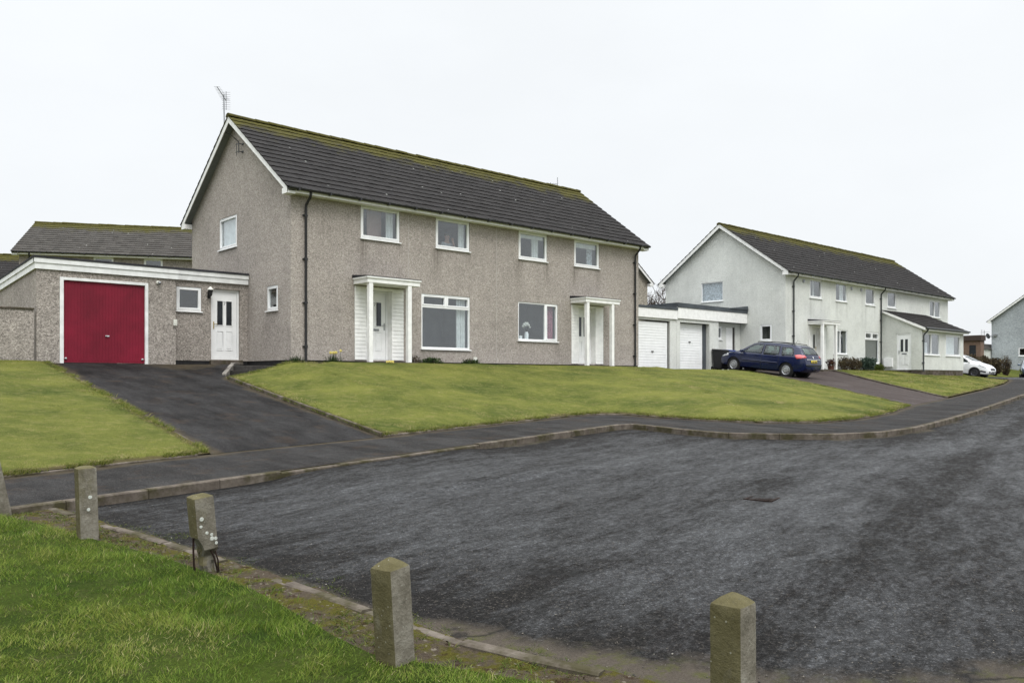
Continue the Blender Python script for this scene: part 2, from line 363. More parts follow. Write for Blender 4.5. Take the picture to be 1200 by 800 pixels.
class MB:
    def __init__(s): s.v = []; s.f = []; s.attrs = {}
    def pt(s, p): s.v.append(tuple(p)); return len(s.v) - 1
    def face(s, pts): s.f.append([s.pt(p) for p in pts])
    def box(s, F, u0, u1, n0, n1, z0, z1):
        P = [F(u, n, z) for z in (z0, z1) for n in (n0, n1) for u in (u0, u1)]
        b = len(s.v); s.v += [tuple(p) for p in P]
        s.f += [[b + i for i in q] for q in ((0, 2, 3, 1), (4, 5, 7, 6), (0, 1, 5, 4), (2, 6, 7, 3), (0, 4, 6, 2), (1, 3, 7, 5))]
        return s
    def hexa(s, bottom, top):
        b = len(s.v); n = len(bottom); s.v += [tuple(p) for p in bottom] + [tuple(p) for p in top]
        s.f.append([b + i for i in range(n)][::-1]); s.f.append([b + n + i for i in range(n)])
        for i in range(n): j = (i + 1) % n; s.f.append([b + i, b + j, b + n + j, b + n + i])
        return s
    def prism(s, pts, vec):
        vec = Vector(vec); return s.hexa([Vector(p) for p in pts], [Vector(p) + vec for p in pts])
    def tube(s, pts, r, n=8, cap=True):
        pts = [Vector(p) for p in pts]; rs = r if hasattr(r, '__len__') else [r] * len(pts)
        b0 = len(s.v); up = None
        for i, p in enumerate(pts):
            t = (pts[min(i + 1, len(pts) - 1)] - pts[max(i - 1, 0)]).normalized()
            if up is None: up = t.orthogonal().normalized()
            a = (up - t * up.dot(t)).normalized(); up = a; c = t.cross(a)
            for k in range(n):
                th = 2 * math.pi * k / n
                s.v.append(tuple(p + (a * math.cos(th) + c * math.sin(th)) * rs[i]))
        for i in range(len(pts) - 1):
            for k in range(n):
                k2 = (k + 1) % n; a = b0 + i * n
                s.f.append([a + k, a + k2, a + n + k2, a + n + k])
        if cap:
            s.f.append([b0 + k for k in range(n)][::-1]); e = b0 + (len(pts) - 1) * n; s.f.append([e + k for k in range(n)])
        return s
    def lathe(s, o, axis, prof, n=16):
        o = Vector(o); ax = Vector(axis).normalized(); a = ax.orthogonal().normalized(); c = ax.cross(a); b0 = len(s.v)
        for h, r in prof:
            for k in range(n):
                th = 2 * math.pi * k / n; s.v.append(tuple(o + ax * h + (a * math.cos(th) + c * math.sin(th)) * r))
        for i in range(len(prof) - 1):
            for k in range(n):
                k2 = (k + 1) % n; q = b0 + i * n; s.f.append([q + k, q + k2, q + n + k2, q + n + k])
        if prof[0][1] > 1e-5: s.f.append([b0 + k for k in range(n)][::-1])
        if prof[-1][1] > 1e-5: e = b0 + (len(prof) - 1) * n; s.f.append([e + k for k in range(n)])
        return s
    def ellipsoid(s, c, r, n=10, m=6):
        c = Vector(c); b0 = len(s.v)
        for i in range(m + 1):
            ph = math.pi * i / m - math.pi / 2
            for k in range(n):
                th = 2 * math.pi * k / n
                s.v.append((c.x + r[0] * math.cos(ph) * math.cos(th), c.y + r[1] * math.cos(ph) * math.sin(th), c.z + r[2] * math.sin(ph)))
        for i in range(m):
            for k in range(n):
                k2 = (k + 1) % n; q = b0 + i * n; s.f.append([q + k, q + k2, q + n + k2, q + n + k])
        return s
    def build(s, name, mat, parent=None, smooth=False, bevel=0, recalc=True, merge=1e-4, sharp=35):
        me = bpy.data.meshes.new(name); me.from_pydata([tuple(v) for v in s.v], [], s.f)
        bm = bmesh.new(); bm.from_mesh(me)
        if merge: bmesh.ops.remove_doubles(bm, verts=bm.verts, dist=merge)
        if recalc: bmesh.ops.recalc_face_normals(bm, faces=bm.faces)
        bm.to_mesh(me); bm.free()
        return link(name, me, mat, parent, smooth, bevel, sharp)

def link(name, me, mat, parent=None, smooth=False, bevel=0, sharp=35):
    o = bpy.data.objects.new(name, me); COL.objects.link(o)
    if mat is not None: me.materials.append(MAT[mat] if isinstance(mat, str) else mat)
    if smooth:
        me.polygons.foreach_set('use_smooth', [True] * len(me.polygons))
        try: me.set_sharp_from_angle(angle=R(sharp))
        except Exception: pass
    if bevel:
        md = o.modifiers.new('bevel', 'BEVEL'); md.width = bevel; md.segments = 2; md.limit_method = 'ANGLE'
    if parent is not None: attach(o, parent)
    return o

def attach(o, parent):
    o.parent = parent
    o.matrix_parent_inverse = world_of(parent).inverted()
def world_of(o):
    m = Matrix.LocRotScale(o.location, o.rotation_euler, o.scale)
    return (world_of(o.parent) @ o.matrix_parent_inverse @ m) if o.parent else m

def tag(o, label=None, cat=None, group=None, kind=None):
    for k, v in (('label', label), ('category', cat), ('group', group), ('kind', kind)):
        if v: o[k] = v
    return o
def thing(name, label, cat, loc, rotz=0, group=None):
    o = bpy.data.objects.new(name, None); COL.objects.link(o); o.empty_display_size = .2
    o.location = loc; o.rotation_euler = (0, 0, rotz)
    return tag(o, label, cat, group)
def copy_tree(o, parent=None):
    c = o.copy(); COL.objects.link(c)
    if parent is not None: c.parent = parent
    for ch in [x for x in bpy.data.objects if x.parent == o]: copy_tree(ch, c)
    return c

def set_attr(me, name, vals, domain='POINT'):
    a = me.attributes.new(name, 'FLOAT', domain); a.data.foreach_set('value', np.asarray(vals, np.float32))

def np_mesh(name, V, F):
    """fast mesh from numpy: V (n,3), F (m,k)"""
    me = bpy.data.meshes.new(name); n, (m, k) = len(V), F.shape
    me.vertices.add(n); me.vertices.foreach_set('co', np.ascontiguousarray(V, np.float32).ravel())
    me.loops.add(m * k); me.loops.foreach_set('vertex_index', np.ascontiguousarray(F, np.int32).ravel())
    me.polygons.add(m); me.polygons.foreach_set('loop_start', np.arange(0, m * k, k, dtype=np.int32))
    me.polygons.foreach_set('loop_total', np.full(m, k, np.int32))
    me.update(calc_edges=True); return me

# ------------------------------------------------------------------ terrain
KERB = np.array([(-10, 7.5, -1.6), (2.26, 9.68, -1.27), (5.14, 10.19, -1.19), (9.5, 10.97, -1.06), (13.3, 11.64, -.95), (13.75, 11.6, -.94), (13.85, 11.2, -.95), (13.75, 9.9, -1.0), (14.05, 9.15, -1.04), (14.7, 8.55, -1.05), (15.6, 8.06, -1.07), (17.1, 7.75, -1.07), (18.9, 7.9, -1.06), (21, 8.28, -1.04), (27.1, 9.5, -.95), (42, 12.6, -.65), (54, 15, -.3), (62, 16.7, -.1)])
INNER = np.array([(-10, 9.4, -1.5), (2.18, 11.75, -1.2), (5.14, 12.6, -1.14), (8.46, 12.97, -1.05), (12, 13.7, -.97), (14.7, 14.2, -.9), (15.7, 14.2, -.88), (16.1, 13.7, -.885), (16.1, 12.6, -.92), (16.3, 11.4, -.955), (16.9, 10.4, -.985), (18.3, 9.8, -1.015), (20, 9.75, -1.0), (23.5, 10.45, -.975), (29, 12.15, -.9), (36, 13.55, -.76), (45, 15.3, -.52), (54, 17.2, -.26), (60, 18.8, -.05), (64, 20.2, .06)])
NEAR = np.array([(-10, 8.4, -1.55), (2.14, 9.97, -1.30), (2.39, 8.27, -1.36), (2.51, 7.67, -1.38), (2.755, 5.93, -1.44), (2.87, 4.68, -1.48), (2.96, 3.58, -1.50), (3.10, 3.19, -1.505), (3.22, 2.75, -1.51), (3.48, 2.05, -1.51), (4.0, 1.35, -1.5), (5.2, .8, -1.48), (9, .95, -1.4), (20, 3, -1.2), (42, 7.2, -.8), (62, 11, -.3), (100, 18.5, .2)])

def poly_dist(P, L):
    P = np.atleast_2d(np.asarray(P, float))[:, :2]; best = np.full(len(P), 1e9); z = np.zeros(len(P))
    for a, b in zip(L[:-1], L[1:]):
        d = b[:2] - a[:2]; t = np.clip(((P - a[:2]) @ d) / (d @ d), 0, 1)
        q = a[:2] + t[:, None] * d; r = np.hypot(*(P - q).T); m = r < best
        best[m] = r[m]; z[m] = (a[2] + t * (b[2] - a[2]))[m]
    return best, z
def smooth(a, b, x):  # also runs downwards when b < a
    t = np.clip((x - a) / (b - a), 0, 1); return t * t * (3 - 2 * t)
def inside(P, poly):
    P = np.atleast_2d(P); x, y = P[:, 0], P[:, 1]; c = np.zeros(len(P), bool); n = len(poly)
    for i in range(n):
        x0, y0 = poly[i][:2]; x1, y1 = poly[i - 1][:2]
        if y0 == y1: continue
        k = ((y0 > y) != (y1 > y)) & (x < (x1 - x0) * (y - y0) / (y1 - y0) + x0); c ^= k
    return c
def fbm(P, sc, oct=3, seed=0):
    return np.array([noise.fractal(Vector((p[0] * sc + seed, p[1] * sc, seed * .7)), 1, 2, oct) for p in P])

YT_X = [-20, 8.8, 11.0, 26.5, 29.0, 38.0, 41.0, 58, 62, 100]; YT_Y = [24.2, 24.2, 20.9, 20.9, 23.0, 23.0, 21.3, 21.3, 24, 24]
def h_up(P):
    """ground on the house side of the pavement"""
    P = np.atleast_2d(np.asarray(P, float)); X, Y = P[:, 0], P[:, 1]
    db, zb = poly_dist(P, INNER)
    yt = np.interp(X, YT_X, YT_Y); zt = np.interp(X, [0, 26, 30, 56, 62, 77, 90], [.43, .43, .46, .46, .22, .16, .33])
    dt = np.maximum(yt - Y, 0); t = np.where(dt > 0, db / (db + dt + 1e-6), 1)
    t = t + np.where(X > 22, .05, .0) * np.sin(math.pi * np.clip(t, 0, 1))
    z = zb + (zt - zb) * np.clip(t, 0, 1)
    bank = smooth(0, 3.6, Y - (22.7 + .09 * (X - 66))) * smooth(59.5, 63, X) * .72
    return z + bank
def h_pave(P):
    a, za = poly_dist(P, KERB); b, zb = poly_dist(P, INNER); return (za * b + zb * a) / (a + b + 1e-6)
def h_road(P):
    P = np.atleast_2d(np.asarray(P, float)); a, za = poly_dist(P, KERB); b, zb = poly_dist(P, NEAR)
    w = np.maximum(a, 1e-3); v = np.maximum(b, 1e-3)
    up = .062 * smooth(4.6, 5.6, P[:, 0]) * smooth(9.3, 8.4, P[:, 0]) * (P[:, 1] > 8)
    z = ((za - .095 + up) * v + (zb - .035) * w) / (w + v)
    m = smooth(60, 66, P[:, 0]); return z * (1 - m) + h_up(P) * m
def h_verge(P):
    P = np.atleast_2d(np.asarray(P, float)); d, z = poly_dist(P, NEAR)
    return z + .012 * fbm(P, 1.3, 3, 5) - .0 * d

def densify(poly, step):
    out = []
    for a, b in zip(poly, list(poly[1:]) + [poly[0]]):
        a = np.array(a[:2], float); b = np.array(b[:2], float); n = max(1, int(np.hypot(*(b - a)) / step))
        out += [tuple(a + (b - a) * i / n) for i in range(n)]
    return out
def patch(name, poly, h, off, step, mat, kind='structure', jitter=.0, near=None, attrs=None):
    bd = densify(poly, step); nb = len(bd)
    xs = [p[0] for p in poly]; ys = [p[1] for p in poly]
    gx, gy = np.meshgrid(np.arange(min(xs), max(xs), step), np.arange(min(ys), max(ys), step))
    G = np.stack([gx.ravel(), gy.ravel()], 1)
    if near:                                   # a finer grid close to the camera
        st, (x0, x1, y0, y1) = near
        hx, hy = np.meshgrid(np.arange(x0, x1, st), np.arange(y0, y1, st)); H = np.stack([hx.ravel(), hy.ravel()], 1)
        G = G[~((G[:, 0] > x0) & (G[:, 0] < x1) & (G[:, 1] > y0) & (G[:, 1] < y1))]; G = np.vstack([G, H])
    G = G + RNG.uniform(-.2, .2, G.shape) * step * .5
    G = G[inside(G, poly)]
    L = np.array([(*p[:2], 0) for p in list(poly) + [poly[0]]]); dd, _ = poly_dist(G, L)
    G = G[dd > step * .25 if not near else dd > near[0] * .4]
    V2 = [Vector(p) for p in bd] + [Vector(p) for p in G]
    r = delaunay_2d_cdt(V2, [(i, (i + 1) % nb) for i in range(nb)], [], 1, 1e-5)
    P = np.array([tuple(v) for v in r[0]]); F = np.array([f for f in r[2]], dtype=np.int32)
    z = h(P) + off
    if jitter: z = z + jitter * fbm(P, 1.7, 3, 3)
    me = np_mesh(name, np.column_stack([P, z]), F)
    for k, fn in (attrs or {}).items(): set_attr(me, k, fn(P))
    me.polygons.foreach_set('use_smooth', [True] * len(me.polygons))
    bm = bmesh.new(); bm.from_mesh(me); bmesh.ops.recalc_face_normals(bm, faces=bm.faces)
    if sum(f.normal.z for f in bm.faces) < 0: bmesh.ops.reverse_faces(bm, faces=bm.faces)
    bm.to_mesh(me); bm.free()
    o = link(name, me, mat); tag(o, kind=kind); return o
def ribbon(name, line, w0, w1, zt, zb, mat, seg=.92, gap=.008, h=None, kind='structure', wob=.004):
    """kerb / edging: separate stones along a line, from offset w0 to w1 across it"""
    L = np.array(line, float); mb = MB()
    d = np.r_[0, np.cumsum(np.hypot(*np.diff(L[:, :2], axis=0).T))]
    n = max(1, round(d[-1] / seg)); seg = d[-1] / n
    for i in range(n):
        a, b = i * seg + gap / 2, (i + 1) * seg - gap / 2
        t1, t2 = random.uniform(-wob, wob), random.uniform(-wob, wob); sub = []
        for s_ in np.linspace(a, b, 3):
            p = [np.interp(s_, d, L[:, k]) for k in range(L.shape[1])]; q = [np.interp(min(s_ + .05, d[-1]), d, L[:, k]) - np.interp(max(s_ - .05, 0), d, L[:, k]) for k in (0, 1)]
            nn = np.array([-q[1], q[0]]); nn = nn / (np.hypot(*nn) + 1e-9)
            z = p[2] if h is None else float(h(np.array([p[:2]]))[0])
            sub.append((np.array(p[:2]), nn, z))
        for (p, nn, z), (p2, n2, z2) in zip(sub[:-1], sub[1:]):
            A, B, C, D = p + nn * (w0 + t2), p + nn * (w1 + t2), p2 + n2 * (w1 + t2), p2 + n2 * (w0 + t2)
            c = .012
            mb.hexa([(*A, z + zb), (*D, z2 + zb), (*C, z2 + zb), (*B, z + zb)], [(*A, z + zt + t1 - c), (*D, z2 + zt + t1 - c), (*C, z2 + zt + t1 - c), (*B, z + zt + t1 - c)])
            e = .014
            A2, B2, C2, D2 = p + nn * (w0 + t2 + e), p + nn * (w1 + t2 - e), p2 + n2 * (w1 + t2 - e), p2 + n2 * (w0 + t2 + e)
            mb.hexa([(*A, z + zt + t1 - c), (*D, z2 + zt + t1 - c), (*C, z2 + zt + t1 - c), (*B, z + zt + t1 - c)], [(*A2, z + zt + t1), (*D2, z2 + zt + t1), (*C2, z2 + zt + t1), (*B2, z + zt + t1)])
    return tag(mb.build(name, mat), kind=kind)

def lift(L, dz): L = np.array(L, float).copy(); L[:, 2] += dz; return L
def near_line(line, k=1.0):
    return lambda P: np.exp(-poly_dist(P, np.array(line, float))[0] / k)
def zl(pts): return np.array([(*p[:2], 0) for p in pts], float)

# ------------------------------------------------------------------ ground surfaces
def rev(L): return [tuple(p) for p in L[::-1]]
K2 = [tuple(p[:2]) for p in KERB]; I2 = [tuple(p[:2]) for p in INNER]; N2 = [tuple(p[:2]) for p in NEAR]
GRASS_EDGE = [(1.45, 10.3), (1.90, 8.9), (2.10, 8.0), (2.30, 7.1), (2.47, 6.26), (2.54, 5.5), (2.52, 4.8), (2.48, 4.3), (2.48, 3.9), (2.66, 3.46), (2.90, 2.95), (3.05, 2.5), (3.2, 1.9), (3.3, 1.2), (3.3, .2)]
DRV_L, DRV_R = [(5.14, 12.6), (5.6, 24.3)], [(8.46, 12.97), (8.95, 20.85)]
LAWN_W = [(8.46, 12.97), (8.95, 20.85), (9.55, 21.02), (10.2, 21.2), (10.85, 21.25), (11.6, 20.95)]

def sub_inner(x0, x1):
    return [(x, y) for x, y in I2 if x0 < x < x1]

def build_ground():
    # wide ground sheet to the horizon, kept below everything laid on it
    rings = [-700, -300, -120, -60, -30, -15, -5, 3, 10, 17, 24, 31, 38, 46, 54, 62, 70, 80, 92, 110, 140, 200, 320, 500, 900, 2500]
    ry = [-900, -400, -150, -60, -25, -10, -3, 3, 8, 12, 16, 20, 24, 28, 33, 40, 55, 80, 120, 200, 400, 900, 2500]
    gx, gy = np.meshgrid(rings, ry); P = np.stack([gx.ravel(), gy.ravel()], 1)
    zu = h_up(np.clip(P, [-20, -30], [100, 34])) - .3; zn = h_verge(np.clip(P, [-20, -20], [100, 30])) - .35
    d, _ = poly_dist(P, NEAR); ynear = np.interp(P[:, 0], NEAR[:, 0], NEAR[:, 1])
    w = smooth(-2, 10, P[:, 1] - np.interp(P[:, 0], INNER[:, 0], INNER[:, 1]))
    z = np.minimum(zn * (1 - w) + zu * w, zu); z = np.where(P[:, 1] < ynear + 1, zn, z); z = np.clip(z, -2, .55)
    nx, ny = len(rings), len(ry)
    F = np.array([(j * nx + i, j * nx + i + 1, (j + 1) * nx + i + 1, (j + 1) * nx + i) for j in range(ny - 1) for i in range(nx - 1)])
    me = np_mesh('ground', np.column_stack([P, z]), F); tag(link('ground', me, 'field'), kind='structure')

    nearzone = (.16, (1.8, 9.5, .6, 11))
    road_poly = K2[1:] + [(66.5, 23.0), (76, 24.0), (98, 25.6), (100, 18.5)] + rev(NEAR[1:-1, :2])
    tag(patch('road', road_poly, h_road, 0, .8, 'road', near=nearzone, attrs={
        'edge': lambda P: np.maximum(np.exp(-poly_dist(P, KERB)[0] / .9), np.exp(-poly_dist(P, NEAR)[0] / 1.1)),
        'dirt': lambda P: np.clip(np.exp(-(poly_dist(P, NEAR)[0] / np.interp(P[:, 1], [1, 2.4, 3.4, 4.6, 8], [.8, .75, .62, .26, .20])) ** 1.4) + .8 * np.exp(-poly_dist(P, KERB)[0] / .18), 0, 1)}))
    pav = K2 + [(64, 20.2)] + rev(INNER[:-1, :2])
    patch('pavement', pav, h_pave, .0, .5, 'pavement', attrs={'dirt': lambda P: np.exp(-poly_dist(P, INNER)[0] / .22) + .6 * np.exp(-poly_dist(P, KERB)[0] / .12)})
    dl, dr = zl(DRV_L), zl(DRV_R)
    drv = [DRV_L[0], DRV_R[0], DRV_R[1], (9.15, 21.55), (10.7, 24.0), (11.2, 24.62), (8.8, 24.62), (8.8, 24.28), (5.6, 24.28)]
    patch('driveway', drv, h_up, .004, .45, 'drive', attrs={'dirt': lambda P: np.clip(np.exp(-poly_dist(P, dr)[0] / .22) * .9 + np.exp(-poly_dist(P, dl)[0] / .2) * .9 + smooth(21.4, 23.6, P[:, 1]) * .75 * smooth(6.5, 8.8, P[:, 0]), 0, 1)})
    # house-front path (level) and its steps
    path = [(10.7, 24.0), (10.9, 23.9), (11.205, 24.62), (11.205, 21.86), (26.5, 21.86), (26.5, 20.9), (11.6, 20.95), (10.85, 21.25), (10.25, 21.9)]
    patch('garden_path', [(9.85, 22.68), (10.7, 24.0), (11.205, 24.6), (11.205, 21.86), (26.5, 21.86), (26.5, 20.9), (11.6, 20.95), (10.85, 21.25), (10.45, 21.2)], lambda P: np.full(len(P), .405), 0, .5, 'path', attrs={'dirt': lambda P: np.full(len(P), .2)})
    mb = MB()
    L0, L1, R0, R1 = np.array((9.17, 21.55)), np.array((10.05, 23.0)), np.array((9.15, 20.98)), np.array((10.5, 21.22))
    n = 3
    for i in range(n):
        a, b = i / n, (i + 1) / n
        A, B, C, D = L0 + (L1 - L0) * a, L0 + (L1 - L0) * (b + .12), R0 + (R1 - R0) * (b + .12), R0 + (R1 - R0) * a
        z = -.02 + .405 * (i + 1) / n
        mb.hexa([(*A, -.4), (*B, -.4), (*C, -.4), (*D, -.4)], [(*A, z), (*B, z), (*C, z), (*D, z)])
    o = mb.build('garden_steps', 'path', bevel=.012); set_attr(o.data, 'dirt', np.full(len(o.data.vertices), .35))
    tag(o, 'low worn tarmac steps climbing from the drive to the path beside the gable', 'steps')
    ce = MB(); q = [np.array((9.10, 21.46)) + (np.array((10.72, 24.02)) - np.array((9.10, 21.46))) * t for t in np.linspace(0, 1, 7)]; nn = np.array((-.845, .535)) * .055
    zt = [max(float(h_up(p[None])[0]) + .05, -.04 + .47 * i / 6) for i, p in enumerate(q)]
    for k in range(6):
        a, b = q[k], q[k + 1]; e = (b - a) * .004
        ce.hexa([(*(a + e - nn), -.5), (*(b - e - nn), -.5), (*(b - e + nn), -.5), (*(a + e + nn), -.5)], [(*(a + e - nn), zt[k]), (*(b - e - nn), zt[k + 1]), (*(b - e + nn), zt[k + 1]), (*(a + e + nn), zt[k])])
    tag(ce.build('step_edging', 'edge_pale', bevel=.01), kind='structure')
    # lawns
    lawn1 = LAWN_W + [(26.5, 20.9), (29, 22.3), (34.2, 22.3), (34.5, 21.7), (29, 12.15)] + sub_inner(8.47, 28.9)[::-1]
    edge1 = zl([(34.5, 21.7), (29, 12.15)] + sub_inner(8.47, 28.9)[::-1] + LAWN_W)
    patch('lawn', lawn1, lambda P: h_up(P) + .045 * smooth(0, .35, poly_dist(P, edge1)[0]), .03, .4, 'lawn', jitter=.02, attrs={'dirt': lambda P: np.exp(-poly_dist(P, edge1)[0] / .12)})
    lawn0 = [(5.14, 12.6), (5.55, 24.25), (-12, 24.25), (-12, 9.0), (-10, 9.4), (2.18, 11.75)]
    edge0 = zl([(5.55, 24.25), (5.14, 12.6), (2.18, 11.75), (-10, 9.4)])
    patch('lawn', lawn0, lambda P: h_up(P) + .04 * smooth(0, .35, poly_dist(P, edge0)[0]), .03, .4, 'lawn', jitter=.02, attrs={'dirt': lambda P: np.exp(-poly_dist(P, edge0)[0] / .16)})
    lawn2 = [(41.4, 21.3), (36, 13.55)] + sub_inner(36.5, 59.9) + [(60, 18.8), (57.3, 18.75), (56.2, 19.5), (48.8, 19.6), (48.6, 21.4)]
    edge2 = zl(lawn2[:-3])
    patch('lawn', lawn2, h_up, .05, .5, 'lawn', jitter=.02, attrs={'dirt': lambda P: np.exp(-poly_dist(P, edge2)[0] / .14)})
    drv2 = [(29, 12.15), (36, 13.55), (41.4, 21.3), (41.2, 22.05), (38.17, 22.05), (38.17, 24.6), (28.9, 24.3), (28.9, 22.3), (34.2, 22.3), (34.5, 21.7)]
    d2 = zl([(29, 12.15), (34.5, 21.7)])
    patch('driveway', drv2, h_up, .004, .5, 'drive_red', attrs={'dirt': lambda P: .5 * np.exp(-poly_dist(P, d2)[0] / .2)})
    patch('flower_bed', [(41.2, 22.05), (41.4, 21.3), (48.6, 21.4), (48.85, 22.05)], h_up, .06, .4, 'soil')
    patch('driveway', [(57.3, 18.75), (60, 18.8), (62, 19.6), (62.5, 27), (58.9, 27), (58.8, 20.5), (56.2, 19.5)], h_up, .006, .6, 'drive', attrs={'dirt': lambda P: np.zeros(len(P))})
    patch('grass_bank', [(62, 22.4), (66.5, 22.95), (76, 24.0), (98, 25.6), (98, 60), (58.9, 60), (58.9, 27), (62.5, 27)], h_up, .02, 1.0, 'field', jitter=.03, attrs={'dirt': lambda P: np.zeros(len(P))})
    patch('back_garden', [(-20, 25), (27, 29.2), (58.8, 29.4), (58.8, 62), (-20, 62)], lambda P: np.full(len(P), .42), 0, 3, 'field', attrs={'dirt': lambda P: np.zeros(len(P))})
    # kerbs and edgings
    kd = np.array([np.interp(x, KERB[:5, 0], KERB[:5, 1]) for x in (5.0, 8.9)]); kz = np.array([np.interp(x, KERB[:5, 0], KERB[:5, 2]) for x in (5.0, 8.9)])
    q0, q1 = (5.0, kd[0], kz[0]), (8.9, kd[1], kz[1])
    ribbon('kerb', np.vstack([KERB[:2], [q0]]), -.125, 0, .012, -.22, 'kerb')
    ribbon('kerb', np.vstack([[q0], [KERB[2]], [q1]]), -.115, .012, -.006, -.22, 'kerb')
    ribbon('kerb', np.vstack([[q1], KERB[3:]]), -.125, 0, .012, -.25, 'kerb')
    ribbon('lawn_edging', [(*p, 0) for p in LAWN_W[:2]], -.03, .03, .085, -.2, 'kerb', h=h_up, seg=.9)
    ribbon('lawn_edging', [(*p, 0) for p in ([(8.46, 12.97)] + sub_inner(9, 28.9) + [(29, 12.15), (34.5, 21.7)])], -.03, .03, .035, -.2, 'kerb', h=h_up, seg=.9)
    ribbon('lawn_edging', [(*p, 0) for p in [(2.18, 11.75), (5.14, 12.6), (5.3, 16.5), (5.55, 24.2)]], -.025, .025, .03, -.2, 'kerb', h=h_up, seg=.9)
    ribbon('lawn_edging', [(36, 13.55, 0), (41.4, 21.3, 0)], -.03, .03, .07, -.2, 'kerb', h=h_up, seg=.9)
    ribbon('kerb', NEAR[1:], -.005, .085, .0, -.3, 'kerb', seg=.9, wob=.014)
    # near verge: soil strip with moss, and the grass behind it
    patch('verge_soil', [tuple(np.array(p) + (.10, 0)) for p in N2[1:12]] + [(3.9, .9)] + [(p[0] - .22, p[1]) for p in GRASS_EDGE[:-1]][::-1], lambda P: h_verge(P) + .016 * np.array([noise.noise(Vector((p[0] * 9, p[1] * 9, 0))) + 1.1 * noise.noise(Vector((p[0] * 2.6, p[1] * 2.6, 3))) for p in P]), -.012, .06, 'soil')
    patch('footpath', [(-10, 7.5), (2.2, 9.68), (2.12, 9.98), (1.9, 10.3), (-10, 8.2)], h_pave, -.02, .5, 'pavement', attrs={'dirt': lambda P: np.full(len(P), .5)})
build_ground()

def blade_mesh(name, P, z, hgt, wid, lean, tint, mat, segs=2, kind='stuff', curl=.6, ph=None):
    """grass: one tapered bent blade per point"""
    n = len(P); th = RNG.uniform(0, 2 * math.pi, n); ph = RNG.uniform(0, 2 * math.pi, n) if ph is None else ph
    dx, dy = np.cos(th), np.sin(th); lx, ly = np.cos(ph) * lean * hgt, np.sin(ph) * lean * hgt
    rows = []
    for k in range(segs + 1):
        t = k / segs; w = wid * (1 - t) ** .7 * .5 if k < segs else wid * 0
        bx = P[:, 0] + lx * t ** (1 + curl); by = P[:, 1] + ly * t ** (1 + curl); bz = z + hgt * (t - .28 * lean * t * t)
        if k < segs:
            rows.append(np.column_stack([bx - dx * w, by - dy * w, bz])); rows.append(np.column_stack([bx + dx * w, by + dy * w, bz]))
        else: rows.append(np.column_stack([bx, by, bz]))
    V = np.stack(rows, 1); m = V.shape[1]; V = V.reshape(-1, 3); F = []
    base = np.arange(n)[:, None] * m
    for k in range(segs - 1):
        a = 2 * k; F += [base + np.array([a, a + 1, a + 3]), base + np.array([a, a + 3, a + 2])]
    a = 2 * (segs - 1); F.append(base + np.array([a, a + 1, a + 2]))
    me = np_mesh(name, V, np.vstack(F)); set_attr(me, 'tint', np.repeat(tint, m))
    me.polygons.foreach_set('use_smooth', [True] * len(me.polygons))
    return tag(link(name, me, mat), kind=kind)

def sample(poly, n):
    xs = [p[0] for p in poly]; ys = [p[1] for p in poly]
    P = np.column_stack([RNG.uniform(min(xs), max(xs), n), RNG.uniform(min(ys), max(ys), n)])
    return P[inside(P, poly)]
def fast_noise(P, sc, seed):
    """cheap smooth noise for many points: sampled on a coarse grid, then interpolated"""
    lo = P.min(0) - 1; hi = P.max(0) + 1; st = .35 / sc
    nx, ny = int((hi[0] - lo[0]) / st) + 2, int((hi[1] - lo[1]) / st) + 2
    g = np.array([[noise.fractal(Vector(((lo[0] + i * st) * sc + seed, (lo[1] + j * st) * sc, seed * .7)), 1, 2, 3) for j in range(ny)] for i in range(nx)])
    q = (P - lo) / st; i = q.astype(int); f = q - i
    i[:, 0] = np.clip(i[:, 0], 0, nx - 2); i[:, 1] = np.clip(i[:, 1], 0, ny - 2)
    a = g[i[:, 0], i[:, 1]]; b = g[i[:, 0] + 1, i[:, 1]]; c = g[i[:, 0], i[:, 1] + 1]; d = g[i[:, 0] + 1, i[:, 1] + 1]
    return (a * (1 - f[:, 0]) + b * f[:, 0]) * (1 - f[:, 1]) + (c * (1 - f[:, 0]) + d * f[:, 0]) * f[:, 1]

